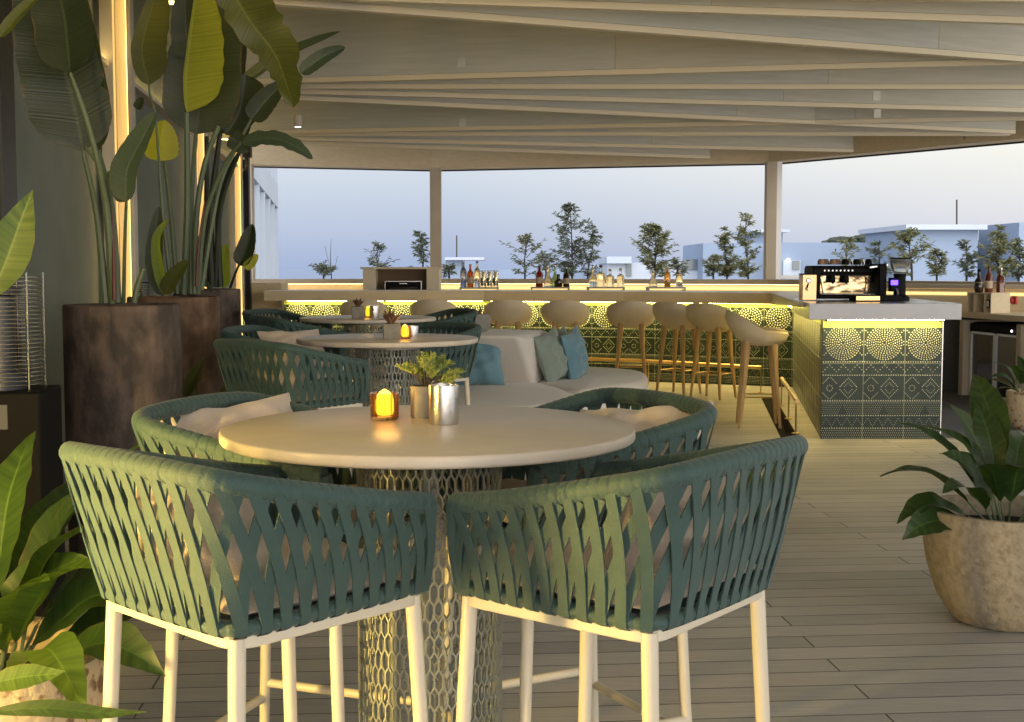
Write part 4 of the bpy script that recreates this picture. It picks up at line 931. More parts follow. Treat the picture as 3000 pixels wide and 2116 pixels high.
def pot_square(x, y, z, w, h, rz, label, round_=False):
    t = thing('concrete_pot', label, 'pot', (x, y, z), rz, 'small concrete pots on the tables')
    b = MB()
    if round_: b.lathe([(w*.46, 0), (w*.5, .004), (w*.5, h-.003), (w*.48, h), (w*.42, h), (w*.42, h-.012)], 28)
    else:
        b.box((0, 0, h/2), (w, w, h-.0))
    b.build('body', M['concrete'], t, bevel=0 if round_ else .004)
    b = MB(); b.lathe([(w*.41, h-.010), (w*.40, h+.0015)], 20); b.build('soil', M['soil'], t)
    return t
c = G(1232, 1228, 1.052); px_ = c.x; py_ = c.y+.03
pot_square(px_, py_, 1.052, .050, .074, .3, 'small concrete pot behind the steel canister on the front table', True)
def succulent(x, y, z, s, n, label, mt, spread=1.0, lean_=(0, 0)):
    t = thing('succulent', label, 'plant', (x, y, z), 0)
    st = MB(); lf = MB()
    for k in range(n):
        a = random.uniform(0, 6.28); e = random.uniform(.15, 1.0)
        d = Vector((math.cos(a)*e*spread+lean_[0], math.sin(a)*e*spread*.8+lean_[1], 1.15-.75*e)).normalized()
        L = s*random.uniform(.55, 1.0); p0 = Vector((0, 0, -.01)); p1 = p0+d*L*.6+Vector((0, 0, L*.12)); p2 = p0+d*L
        st.tube(smooth_path([p0, p1, p2], 4), lambda q: .0022-.0012*q, 5)
        for j in range(34):
            f = random.uniform(.35, 1.05); q = p1.lerp(p2, (f-.4)/.6) if f > .4 else p0.lerp(p1, f/.4)
            a2 = random.uniform(0, 6.28); dd = (Vector((math.cos(a2), math.sin(a2), random.uniform(-.2, 1)))+d*.5).normalized(); l = s*random.uniform(.09, .17)
            lf.tube([q, q+dd*l*.5, q+dd*l], lambda u: .0024*(1-.65*u)*(s/.07), 5)
    st.build('stems', M['bark'], t); lf.build('leaves', mt, t)
    return t
random.seed(3)
succulent(px_+.010, py_, 1.128, .092, 30, 'bushy yellow green succulent in the pot on the front table', M['succ'], 1.0, (.30, 0))
def canister(x, y, z, r, h, label):
    t = thing('steel_canister', label, 'canister', (x, y, z), 0, 'steel canisters on the tables')
    b = MB(); b.lathe([(r*.96, 0), (r, .004), (r, h*.66), (r*.985, h*.665), (r*.985, h*.675), (r*1.0, h*.68), (r*1.0, h-.002), (r*.985, h), (r*.93, h), (r*.92, h-.012)], 40, capt=True); b.build('body', M['steel'], t, ang=30)
    return t
c = G(1298, 1247, 1.052); canister(c.x, c.y+.030, 1.052, .0335, .088, 'brushed steel canister standing in front of the pot on the front table')
Y2 = 6.33
c = P(1148, 983, 6.28); pot_square(c.x, 6.28, 1.052, .085, .076, .12, 'square concrete pot on the middle table')
def rosette(x, y, z, s, label, mt):
    t = thing('succulent', label, 'plant', (x, y, z), 0); lf = MB()
    for k in range(16):
        a = k*2.4; e = .25+.045*k; d = Vector((math.cos(a)*e, math.sin(a)*e, 1.1-.5*e)).normalized(); L = s*random.uniform(.8, 1.15)
        lf.tube([Vector((0, 0, -.01)), d*L*.5, d*L], lambda u: s*.16*(.5+1.3*u if u < .5 else 1.2*(1.15-u)), 6)
    lf.build('leaves', mt, t); return t
rosette(c.x-.005, 6.28, 1.13, .065, 'red brown spiky succulent in the square pot on the middle table', M['succred'])
c = P(1188, 983, 6.33); candle(c.x, 6.30, 1.052, .030, .062, 'glowing amber candle glass beside the square pot on the middle table', 1)
canister(c.x+.028, 6.42, 1.052, .030, .058, 'small steel cup behind the candle on the middle table')
c = P(1051, 932, 8.95); pot_square(c.x, 8.92, 1.052, .088, .080, .1, 'concrete pot at the left on the farthest table')
rosette(c.x, 8.92, 1.135, .055, 'dark spiky succulent in the pot on the farthest table', M['succred'])
c = P(1077, 930, 8.98); candle(c.x, 9.0, 1.052, .026, .07, 'glowing amber candle glass on the farthest table', 1)
c = P(1098, 930, 8.98); canister(c.x, 8.95, 1.052, .034, .085, 'steel canister beside the candle on the farthest table')

# ================================================================ sofa
def soft_block(name, poly, z0, z1, mt, parent, org, r=.05, steps=4, taper=0):
    """rounded-edge extrusion of a smooth closed outline"""
    pts = smooth_path([Vector((p[0], p[1], 0)) for p in poly], 8, True); n = len(pts)
    c = sum(pts, Vector())/n; b = MB(); rings = []
    prof = [(0, z0)]; 
    for k in range(steps+1): a = math.pi/2*k/steps; prof.append((r*(1-math.cos(a)), z1-r+r*math.sin(a)))
    for (ins, z) in prof:
        ring = []
        for i, p in enumerate(pts):
            d = (pts[(i+1) % n]-pts[i-1]).normalized(); nn = Vector((-d.y, d.x, 0))
            if nn.dot(c-p) < 0: nn = -nn
            f = taper*(z-z0); ring.append(len(b.v)); b.v.append(Vector((0, 0, z))+p+nn*(ins+f))
        rings.append(ring)
    for a, q in zip(rings, rings[1:]):
        for i in range(n): j = (i+1) % n; b.face((a[i], a[j], q[j], q[i]))
    top = len(b.v); b.v.append(Vector((c.x, c.y, z1+.012)))
    for i in range(n): j = (i+1) % n; b.face((rings[-1][i], rings[-1][j], top))
    b.face(rings[0][::-1])
    me = b.build(name, mt, parent, origin=org, ang=65)
    import bmesh
    bm = bmesh.new(); bm.from_mesh(me.data); bmesh.ops.recalc_face_normals(bm, faces=bm.faces); bm.to_mesh(me.data); bm.free()
    return me
so = thing('lounge_sofa', 'white upholstered island sofa with a sloping backrest in the middle of the terrace', 'sofa', (.2, 10.4, 0))
def g2(px, py, z): q = G(px, py, z); return (q.x, q.y)
s1 = [g2(1180, 1150, .45), g2(1300, 1112, .45), g2(1560, 1116, .45), g2(1680, 1150, .45), g2(1690, 1166, .45), g2(1620, 1182, .45), g2(1450, 1196, .45), g2(1250, 1196, .45)]
soft_block('seat', s1, .05, .45, M['sofa'], so, so.location, .05)
s2 = [g2(1565, 1117, .45), g2(1660, 1076, .45), g2(1760, 1076, .45), g2(1875, 1086, .45), g2(1900, 1102, .45), g2(1880, 1118, .45), g2(1800, 1130, .45), g2(1690, 1143, .45)]
soft_block('seat', s2, .05, .455, M['sofa'], so, so.location, .06)
s3 = [g2(1200, 1110, .45), g2(1530, 1124, .45), g2(1580, 1122, .45), g2(1690, 1080, .45), g2(1640, 1066, .45), g2(1280, 1062, .45)]
bb = [G(1185, 1110, .45), G(1568, 1121, .45), G(1700, 1084, .45), G(1250, 1062, .45)]; bt3 = [G(1180, 979, .865), G(1524, 983, .865), G(1606, 967, .865), G(1250, 957, .865)]
b = MB(); b.v = [Vector((p.x, p.y, .40)) for p in bb]+bt3; b.f = [(3, 2, 1, 0), (4, 5, 6, 7), (0, 1, 5, 4), (1, 2, 6, 5), (2, 3, 7, 6), (3, 0, 4, 7)]; b.m = [0]*6
o = b.build('backrest', M['sofa'], so, origin=so.location, ang=180); md = o.modifiers.new('bevel', 'BEVEL'); md.width = .06; md.segments = 5; md.limit_method = 'NONE'
b = MB(); b.prism([(x*.0+q[0]*.96+.01, q[1]*.96+.4) for q in s1 for x in (0,)], .0, .05); b.prism([(q[0]*.97+.05, q[1]*.97+.33) for q in s2], 0, .05); b.build('plinth', M['dark'], so, origin=so.location, smooth=False)
def stand_cushion(px, py, Y, z, w, h, d, yaw, tilt, roll, mt, label):
    c = P(px, py, Y)
    Mx = Matrix.Rotation(R(yaw), 3, 'Z') @ Matrix.Rotation(R(90-tilt), 3, 'X') @ Matrix.Rotation(R(roll), 3, 'Z')
    return make_cushion('cushion', label, w, h, d, mt, (c.x, Y, z), Mx.to_euler(), 'scatter cushions on the sofa')
stand_cushion(1400, 1056, 10.35, .645, .42, .42, .085, -6, 14, 4, M['blue'], 'dusty blue cushion leaning on the sofa back behind the middle table')
stand_cushion(1617, 1045, 10.75, .655, .44, .44, .09, 62, 14, 10, M['sage'], 'sage green cushion on the sofa between two blue cushions')
stand_cushion(1683, 1038, 10.95, .655, .44, .44, .085, 68, 10, 10, M['blue'], 'dusty blue cushion at the right of the sage green one on the sofa')
stand_cushion(1645, 1020, 11.15, .655, .42, .42, .08, 62, 14, 10, M['sage'], 'pale sage cushion peeking out behind the front green cushion on the sofa')
# bowl planter behind the sofa
c = P(1373, 930, 9.9)
t = thing('bowl_planter', 'round grey concrete bowl planter behind the sofa back', 'planter', (c.x, 10.75, 0))
zt = P(1373, 920, 10.75).z
b = MB(); b.lathe([(.10, zt-.17), (.15, zt-.12), (.165, zt-.05), (.150, zt), (.138, zt), (.14, zt-.03)], 28); b.build('bowl', M['concrete'], t)
b = MB(); b.lathe([(.10, 0), (.05, .03), (.05, zt-.17)], 20); b.build('pedestal', M['concrete'], t)
t2 = thing('succulent', 'mixed leafy succulents growing in the round grey bowl', 'plant', (c.x, 10.75, zt-.01))
b = MB()
for k in range(60):
    a = random.uniform(0, 6.28); r_ = random.uniform(0, .11); p = Vector((r_*math.cos(a), r_*math.sin(a), 0)); d = Vector((math.cos(a)*.5, math.sin(a)*.5, random.uniform(.5, 1))).normalized(); L = random.uniform(.03, .08)
    b.tube([p, p+d*L*.5, p+d*L], lambda u: .010*(.6+.9*u if u < .5 else 1.1*(1.05-u)+.05), 6)
b.build('leaves', mat('mixed_succulent', (.07, .12, .04), .6, c2=(.20, .10, .06), scale=20), t2)

# ================================================================ bar stools
def make_stool():
    st = thing('bar_stool', 'x', 'stool', (0, 0, 0), 0, 'cream shell stools along the bar')
    def surf(phi, rho, off):
        # phi 0 = front (+x)
        back = max(0, -math.cos(phi))
        side = abs(math.sin(phi))
        rx = .255 + .02*back; ry = .285 + .02*back
        edge_h = .012+.035*side+.215*max(0, (.15-math.cos(phi))/1.15)**1.15
        rad = rho
        flare = 1+.16*back*max(0, rho-.6)
        x = rad*rx*math.cos(phi)*flare; y = rad*ry*math.sin(phi)*flare
        z = .80+edge_h*max(0, (rho-.35)/.65)**2.0
        # surface offset for thickness
        ins = off
        f = max(0, (rho-.35)/.65)*back
        return Vector((x-ins*math.cos(phi)*f*.9, y-ins*math.sin(phi)*f*.9, z-(-ins)*0 + ins*(1-f*.9)))
    NP, NR = 44, 12; b = MB()
    topr = []; botr = []
    for j in range(NR+1):
        rho = j/NR
        topr.append([]); botr.append([])
        for i in range(NP):
            phi = 2*math.pi*i/NP
            bulge = math.sqrt(max(0, 1-(rho)**6))
            topr[-1].append(len(b.v)); b.v.append(surf(phi, rho, .055*bulge))
            botr[-1].append(len(b.v)); b.v.append(surf(phi, rho, -.082*bulge))
    for j in range(NR):
        for i in range(NP):
            k = (i+1) % NP
            b.face((topr[j][i], topr[j+1][i], topr[j+1][k], topr[j][k])); b.face((botr[j][i], botr[j][k], botr[j+1][k], botr[j+1][i]))
    b.build('seat_shell', M['stool'], st, ang=180)
    b = MB(); b.tube([surf(2*math.pi*i/48, .965, .026) for i in range(48)], .0045, 6, closed=True); b.build('piping', mat('stool_piping', (.40, .32, .20), .6), st)
    b = MB(); b.lathe([(.10, .725), (.13, .735), (.14, .745)], 24); b.build('seat_plate', M['oak'], st)
    for sx in (1, -1):
        for sy in (1, -1):
            b = MB(); b.tube([(sx*.115, sy*.115, .775), (sx*.135, sy*.14, .45), (sx*.175, sy*.18, 0)], lambda t: .034-.021*t, 12); b.build('leg', M['oak'], st)
    b = MB(); q = [(sx*.150, sy*.152, .27) for sx, sy in ((1, 1), (-1, 1), (-1, -1), (1, -1))]
    for i in range(4): b.tube([q[i], q[(i+1) % 4]], .006, 8)
    b.build('foot_ring', M['brass'], st)
    return st
stool = make_stool()
ST = [(1066, 15.35, 92, 'cream bar stool half hidden behind the farthest table, leftmost at the bar'), (1268, 15.35, 90, 'cream bar stool behind the dark woven chair, left of the round grey bowl'),
      (1488, 15.2, 86, 'cream bar stool right of the grey bowl and above the sofa back'), (1656, 15.05, 84, 'cream bar stool directly behind the blue cushion on the sofa'), (1849, 14.75, 80, 'cream bar stool centred in the bar row, right of the sofa cushions'),
      (1985, 14.3, 52, 'cream bar stool turned to the right, left of the pair by the tiled corner'), (2090, 13.9, 55, 'cream bar stool turned to the right, just behind the nearest stool'), (2222, 11.35, -8, 'nearest cream bar stool seen from the side by the tiled end block')]
ST[1] = (1268, 15.35, 90, 'cream bar stool between the steel canister and the round grey bowl')
ST = [ST[0]] + ST[1:]
seq = [(1066, 15.4, 92, ST[0][3]), (1015+255, 15.4, 90, ST[1][3]), (1488, 15.2, 88, ST[2][3]), (1656, 15.05, 86, ST[3][3]), (1849, 14.7, 84, ST[4][3]), (1990, 14.2, 50, ST[5][3]), (2092, 13.75, 52, ST[6][3]), (2226, 11.3, -6, ST[7][3])]
for i, (px, Y, a, l) in enumerate(seq):
    o = stool if i == 0 else copy_tree(stool); place(o, P(px, 900, Y).x, Y, a, l)

# ================================================================ plants
def blade(mb, path, W, n=Vector((0, -1, .15)), fold=.25, wl=1, wr=1, kind='banana', ripple=.02, seed=0, notch=0):
    pts = resample(smooth_path(path, 10), 26); N = len(pts); nn = n.normalized()
    cols = [-1, -.72, -.4, -.12, 0, .12, .4, .72, 1]; b = len(mb.v); rnd = random.Random(seed)
    if mb.uv is None: mb.uv = [(0, 0)]*len(mb.v)
    while len(mb.uv) < len(mb.v): mb.uv.append((0, 0))
    ph = rnd.uniform(0, 6); cuts = {(rnd.randint(6, N-4), rnd.choice((-1, 1))) for _ in range(notch)} if kind == 'banana' else set()
    for i, p in enumerate(pts):
        t = i/(N-1); tn = (pts[min(i+1, N-1)]-pts[max(i-1, 0)]).normalized()
        s = tn.cross(nn); s = s.normalized() if s.length > 1e-4 else Vector((1, 0, 0)); up = s.cross(tn).normalized()
        if kind == 'banana': w = W*(1-math.exp(-t*14))**.75*max(0, 1-t**2.8)**.6
        else: w = W*max(0, math.sin(math.pi*t**.85))**1.05
        for c in cols:
            k = wl if c < 0 else wr
            e = 1+ripple*math.sin(t*40+ph+c)*abs(c)
            if (i, 1 if c > 0 else -1) in cuts and abs(c) > .5: e *= .80 if abs(c) == 1 else .97
            mb.v.append(p+s*(c*w*k*e)+up*(fold*abs(c)**1.2*w*k+ripple*W*math.sin(t*23+ph+2*c)*abs(c)))
            mb.uv.append((c, t))
    C = len(cols)
    for i in range(N-1):
        for j in range(C-1): mb.face((b+i*C+j, b+i*C+j+1, b+(i+1)*C+j+1, b+(i+1)*C+j))
    return mb
def vec(*a): return Vector(a)
def leaf_px(parent, org, pix, Y, Wpx, mt, lab=None, n=(0, -1, .15), dY=0, **k):
    """leaf blade whose midrib passes the sight lines pix at distances around Y"""
    m_ = len(pix); path = [P(a, b_, Y+dY*(i/(m_-1))) for i, (a, b_) in enumerate(pix)]
    mb = MB(); blade(mb, path, Wpx/F*Y, Vector(n), **k)
    o = mb.build('leaf', mt, parent, origin=org, ang=180)
    if lab: o['label'] = lab
    return o
def stalks(parent, org, lst, Y, mt=None, name='stalk'):
    for (pix, r0, r1, dy) in lst:
        path = smooth_path([P(a, b_, Y+dy*i/(len(pix)-1)) for i, (a, b_) in enumerate(pix)], 6)
        b = MB(); b.tube(path, lambda t, r0=r0, r1=r1: (r0+(r1-r0)*t)/F*Y, 8); b.build(name, mt or M['stalk'], parent, origin=org)
def tall_planter(pxc, Y, label, mt, r=.247, h=1.243):
    x = P(pxc, 900, Y).x
    t = thing('tall_planter', label, 'planter', (x, Y, 0), random.uniform(0, 6), 'tall brown cylinder planters by the wall')
    b = MB(); prof = [(r*.90, 0), (r*.96, .02), (r*.985, .15), (r, .5), (r, h-.012), (r*.99, h-.003), (r*.97, h), (r*.91, h), (r*.90, h-.05)]
    b.lathe(prof, 56); b.build('body', mt, t, ang=50)
    b = MB(); b.lathe([(r*.9, h-.052), (r*.88, h-.045)], 32); b.build('soil', M['soil'], t)
    return Vector((x, Y, h-.05))
YA, YBp, YC = 5.57, 7.05, 9.6
oA = tall_planter(358, YA, 'tallest looking dark brown cylinder planter nearest the camera', M['planter'])
oB = tall_planter(509, YBp, 'rusty brown cylinder planter between the two darker ones', M['planter2'])
oC = tall_planter(607, YC, 'dark brown cylinder planter farthest back by the door frame', M['planter'])
tA = thing('banana_plant', 'banana plant with huge dark leaves in the nearest brown planter', 'plant', tuple(oA))
leaf_px(tA, oA, [(243, 442), (215, 300), (165, 120), (90, -120)], YA, 112, M['leafdark'], 'huge dark leaf', n=(.25, -1, .2), fold=.12, wr=.95, wl=1.2, seed=1, notch=1)
leaf_px(tA, oA, [(205, 212), (190, 60), (165, -60), (140, -220)], YA-.25, 95, M['leafdark'], 'dark leaf overlapping the huge one', n=(-.2, -1, .3), fold=.18, seed=2)
leaf_px(tA, oA, [(285, 440), (290, 330), (265, 170), (230, -40)], YA+.1, 68, M['leafgrey'], None, n=(-.5, -1, .1), fold=.35, seed=3)
leaf_px(tA, oA, [(370, 592), (372, 500), (410, 420), (459, 326)], YA-.3, 46, M['leafgrey'], 'small grey green half rolled leaf', n=(-.1, -1, .3), fold=.15, wl=1.1, wr=.75, seed=4)
leaf_px(tA, oA, [(368, 592), (340, 545), (318, 500)], YA-.1, 24, M['leafmid'], None, n=(.4, -1, 0), fold=.4, seed=5)
leaf_px(tA, oA, [(0, 110), (60, 40), (130, -30)], YA-1.6, 22, M['leafmid'], None, n=(0, -1, .4), fold=.4, seed=6)
stalks(tA, oA, [([(310, 888), (285, 640), (243, 442)], 13, 6, 0), ([(330, 888), (310, 600), (262, 380), (205, 212)], 13, 5, -.25), ([(345, 888), (330, 620), (290, 440)], 12, 5, .1), ([(362, 888), (366, 700), (370, 592)], 6, 4, -.3),
               ([(300, 888), (297, 760)], 10, 5, 0), ([(322, 888), (330, 740), (300, 520), (250, 430)], 9, 4, 0), ([(392, 886), (405, 830), (421, 786)], 10, 7, 0)], YA)
stalks(tA, oA, [([(335, 880), (332, 730), (326, 600)], 7, 2, 0)], YA-.05, M['stalkred'], 'sheath')
tB = thing('banana_plant', 'banana plant with a large yellow lit hanging leaf in the rusty planter', 'plant', tuple(oB))
leaf_px(tB, oB, [(574, 394), (592, 250), (610, 120), (640, -80)], YBp+.15, 112, M['leafdark'], 'broad dark leaf behind the yellow one', n=(.15, -1, .1), fold=.12, seed=11)
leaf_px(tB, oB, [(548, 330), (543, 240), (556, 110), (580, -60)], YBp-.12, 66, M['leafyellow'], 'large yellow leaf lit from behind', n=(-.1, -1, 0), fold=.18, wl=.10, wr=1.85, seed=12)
leaf_px(tB, oB, [(437, 250), (415, 150), (440, 40), (470, -60)], YBp, 62, M['leafmid'], None, n=(.1, -1, .1), fold=.12, wl=.5, wr=1.2, seed=13)
leaf_px(tB, oB, [(555, 170), (545, 90), (540, -40)], YBp-.05, 45, M['leafdark'], None, n=(.1, -1, .1), fold=.2, seed=14)
leaf_px(tB, oB, [(468, 472), (470, 420), (482, 352)], YBp, 52, M['leafyellow'], 'small cup shaped leaf in lit yellow', n=(0, -1, -.2), fold=-.35, seed=15)
leaf_px(tB, oB, [(640, -90), (730, 60), (810, 170), (860, 316)], YBp-.9, 82, M['leafmid'], 'long torn leaf arching down to the right', n=(-.3, -1, .35), fold=.16, wl=1.15, wr=.7, ripple=.05, seed=16, dY=.3, notch=7)
leaf_px(tB, oB, [(690, 262), (790, 190), (885, 140), (1000, 92)], YBp+.4, 30, M['leafgrey'], 'grey green leaf reaching right under the roof', n=(.2, -.6, .8), fold=.3, seed=17)
leaf_px(tB, oB, [(880, 215), (950, 165), (1012, 138)], YBp+.2, 24, M['leafgrey'], None, n=(-.2, -1, -.1), fold=.3, seed=18)
leaf_px(tB, oB, [(735, 352), (775, 300), (832, 240)], YBp+.2, 36, M['leafdark'], None, n=(.3, -1, .1), fold=.3, seed=19)
leaf_px(tB, oB, [(720, 220), (700, 330), (660, 395)], YBp+.3, 62, M['leafdark'], None, n=(.2, -1, 0), fold=.3, seed=27)
leaf_px(tB, oB, [(706, 418), (790, 405), (860, 425), (916, 466)], YBp-.2, 32, M['leafgrey'], 'grey leaf lying flat over the lit beams', n=(.1, -.8, .7), fold=.1, ripple=.07, seed=20)
leaf_px(tB, oB, [(672, 400), (700, 420), (728, 448)], YBp-.1, 30, M['leafdark'], None, n=(0, -1, .1), fold=.2, seed=21)
leaf_px(tB, oB, [(478, 868), (452, 780), (455, 690), (466, 604)], YBp-.3, 27, M['leafdark'], None, n=(.3, -1, 0), fold=.35, seed=22)
leaf_px(tB, oB, [(492, 866), (470, 790), (462, 700), (495, 640)], YBp-.35, 20, M['leaflit'], 'leaf in lit green', n=(-.4, -1, .1), fold=.5, seed=23)
leaf_px(tB, oB, [(482, 862), (508, 815), (553, 762)], YBp-.38, 28, M['leafmid'], None, n=(-.2, -1, .4), fold=.25, seed=24)
leaf_px(tB, oB, [(400, 320), (410, 300), (418, 285)], YBp+.2, 14, M['leafdark'], None, seed=25)
stalks(tB, oB, [([(538, 862), (548, 600), (546, 330)], 11, 7, -.12), ([(560, 862), (560, 600), (574, 394)], 10, 6, .15), ([(505, 862), (478, 640), (466, 470)], 8, 4, 0), ([(520, 862), (500, 620), (482, 470)], 9, 6, .1),
               ([(570, 862), (575, 640), (600, 480), (640, 370)], 10, 7, .1), ([(580, 862), (600, 640), (660, 480), (706, 418)], 8, 4, -.2), ([(590, 850), (640, 560), (690, 440), (735, 352)], 7, 4, .2), ([(455, 330), (440, 280), (437, 250)], 4, 3, 0), ([(500, 860), (470, 520), (455, 330)], 5, 3, 0)], YBp)
stalks(tB, oB, [([(575, 840), (582, 720), (600, 590)], 5, 2, 0)], YBp-.1, M['stalkred'], 'sheath')
tC = thing('banana_plant', 'dark stemmed banana plant with a bright green leaf in the farthest brown planter', 'plant', tuple(oC))
leaf_px(tC, oC, [(652, 845), (650, 780), (664, 714)], YC, 25, M['leaflit'], 'bright green upright leaf', n=(.1, -1, 0), fold=.3, seed=31)
leaf_px(tC, oC, [(700, 778), (722, 730), (740, 656)], YC-.2, 29, M['leafdark'], None, n=(-.1, -1, .1), fold=.35, seed=32)
leaf_px(tC, oC, [(715, 785), (735, 770), (755, 745)], YC-.22, 15, M['leafyellow'], None, n=(0, -1, -.4), fold=.2, seed=33)
leaf_px(tC, oC, [(560, 830), (590, 820), (625, 858)], YC-.35, 12, M['leafdark'], None, n=(0, -.5, .8), fold=.2, seed=34)
leaf_px(tC, oC, [(640, 395), (668, 300), (700, 130), (722, 60)], YC-.5, 36, M['leafdark'], None, n=(.3, -1, .1), fold=.3, seed=35)
dk = mat('dark_stalk', (.035, .045, .025), .5)
stalks(tC, oC, [([(600, 840), (605, 620), (606, 400)], 11, 6, 0), ([(622, 840), (618, 620), (645, 390)], 12, 7, -.2), ([(645, 840), (640, 640), (665, 520), (700, 450)], 10, 6, -.2), ([(632, 840), (648, 600), (720, 400), (745, 330)], 8, 4, -.4), ([(675, 842), (690, 800), (700, 778)], 4, 3, -.2)], YC, dk)

# aspidistra type clumps
def clump(name, label, loc, leaves, mts, Wd, seed=0, stemm=None):
    t = thing(name, label, 'plant', loc); rnd = random.Random(seed)
    for i, (az, L, el, droop, m_) in enumerate(leaves):
        d = Vector((math.cos(R(az)), math.sin(R(az)), 0)); e = R(el)
        p0 = d*rnd.uniform(.01, .07); s_ = .28*L
        p1 = p0+d*math.cos(e)*s_+Vector((0, 0, math.sin(e)*s_)); p2 = p1+d*math.cos(e*.85)*L*.38+Vector((0, 0, math.sin(e*.85)*L*.38)); e3 = e*.6-R(droop)
        p3 = p2+d*math.cos(e3)*L*.36+Vector((0, 0, math.sin(e3)*L*.36))
        mb = MB(); mid = p1+(p2-p1)*.5+Vector((0, 0, .01*L))
        blade(mb, [p1, mid, p2, p2.lerp(p3, .55)+Vector((0, 0, .03*L)), p3], Wd*rnd.uniform(.8, 1.15), n=(Vector((0, 0, 1))-d*.5+Vector((rnd.uniform(-.5, .5), rnd.uniform(-.7, .1), 0))), fold=.28, kind='asp', ripple=.04, seed=seed*50+i)
        lf = mb.build('leaf', mts[m_], t, ang=180)
        b = MB(); b.tube([p0-Vector((0, 0, .02)), p1], lambda q: .0045, 6); b.build('leaf_stem', M['stalk'], lf)
    return t
def tub(x, y, r, h, mt, label, name='stone_tub'):
    t = thing(name, label, 'planter', (x, y, 0), random.uniform(0, 6))
    b = MB(); b.lathe([(r*.50, 0), (r*.62, .015), (r*.80, h*.22), (r*.93, h*.5), (r, h*.8), (r*1.0, h*.97), (r*.985, h), (r*.90, h), (r*.88, h-.04), (r*.84, h-.10)], 64); b.build('body', mt, t, ang=50)
    b = MB(); b.lathe([(r*.85, h-.09), (r*.82, h-.08)], 32); b.build('soil', M['soil'], t); return t
rt = P(2952, 1500, 5.0)
tub(rt.x, 5.0, .325, .455, M['tub'], 'mottled round stone tub at the right edge on the deck')
clump('leafy_plant', 'broad leafed dark green plant growing in the mottled stone tub at right', (rt.x, 5.0, .38),
      [(178, .52, 42, 30, 0), (190, .44, 22, 40, 0), (200, .44, 10, 30, 0), (165, .56, 62, 10, 0), (150, .52, 70, 20, 0), (120, .54, 78, 5, 1), (100, .54, 80, 0, 0), (60, .55, 60, 30, 0), (20, .55, 40, 40, 0), (0, .6, 55, 30, 0), (-40, .5, 45, 40, 0), (230, .46, 60, 25, 0), (260, .42, 66, 25, 0), (215, .42, 45, 30, 0), (300, .5, 65, 30, 0), (90, .7, 75, 10, 0), (185, .40, 68, 15, 0)], [M['aspid'], M['leafgrey']], .068, 5)
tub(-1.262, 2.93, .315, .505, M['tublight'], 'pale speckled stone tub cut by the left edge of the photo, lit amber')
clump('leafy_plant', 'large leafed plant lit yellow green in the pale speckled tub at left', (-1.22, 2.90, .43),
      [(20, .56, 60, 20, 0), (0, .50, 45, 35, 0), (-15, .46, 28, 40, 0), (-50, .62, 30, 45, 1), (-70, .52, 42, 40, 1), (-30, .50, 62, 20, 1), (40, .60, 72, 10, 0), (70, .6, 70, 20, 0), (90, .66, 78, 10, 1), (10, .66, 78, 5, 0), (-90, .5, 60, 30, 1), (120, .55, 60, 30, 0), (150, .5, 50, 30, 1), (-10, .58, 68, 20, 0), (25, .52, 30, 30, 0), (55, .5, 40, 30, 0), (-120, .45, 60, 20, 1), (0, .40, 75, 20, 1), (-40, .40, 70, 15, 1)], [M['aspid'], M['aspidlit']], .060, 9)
# near lit leaves along the bottom edge
t = thing('leafy_plant', 'two long bright leaves hanging over the rim of the speckled tub, bottom left corner', 'plant', tuple(P(-60, 2080, 2.35)))
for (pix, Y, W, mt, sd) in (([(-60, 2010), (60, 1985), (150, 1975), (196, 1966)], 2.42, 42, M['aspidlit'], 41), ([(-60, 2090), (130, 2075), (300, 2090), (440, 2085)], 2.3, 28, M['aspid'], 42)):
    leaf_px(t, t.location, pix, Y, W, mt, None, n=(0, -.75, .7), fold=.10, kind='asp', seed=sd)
# big leaf at left edge
t = thing('leafy_plant', 'single large green leaf in front of the patio heater at the left edge', 'plant', tuple(P(-40, 900, 3.6)))
leaf_px(t, t.location, [(-30, 880), (20, 760), (60, 650), (97, 553)], 3.6, 62, M['aspidlit'], None, n=(.3, -1, .2), fold=.2, kind='asp', seed=51)
stalks(t, t.location, [([(-60, 1400), (-45, 1100), (-30, 880)], 6, 4, 0)], 3.6)
# low plants between the planters
t = thing('leafy_plant', 'small leafy plant squeezed between the nearest and rusty planters', 'plant', (P(560, 1140, 6.4).x, 6.4, 0))
for (pix, W, sd) in (([(540, 1180), (565, 1110), (606, 1040)], 20, 61), ([(530, 1200), (545, 1150), (600, 1100)], 14, 62), ([(565, 1200), (575, 1160), (572, 1118)], 9, 63), ([(640, 1180), (660, 1140), (672, 1108)], 13, 64)):
    leaf_px(t, t.location, pix, 6.4, W, M['leafmid'], None, n=(-.2, -1, .4), fold=.25, kind='asp', seed=sd)
stalks(t, t.location, [([(548, 1560), (545, 1350), (540, 1180)], 4, 3, 0), ([(560, 1560), (565, 1350), (565, 1200)], 4, 3, 0), ([(600, 1560), (630, 1350), (640, 1180)], 4, 3, 0)], 6.4)
# small pot far right
c = G(3012, 1262, 0)
tub(c.x+.02, c.y+.1, .17, .335, M['tublight'], 'small pale stone pot at the right edge in front of the fridge', 'stone_pot')
clump('leafy_plant', 'small dark leafed plant in the pale pot at the right edge', (c.x+.02, c.y+.1, .30), [(180, .34, 50, 30, 0), (200, .32, 20, 20, 1), (150, .38, 70, 20, 0), (90, .4, 75, 10, 0), (240, .34, 60, 30, 0), (170, .30, 35, 10, 1), (60, .35, 60, 20, 0), (220, .36, 70, 10, 0)], [M['aspid'], M['leafmid']], .04, 12)

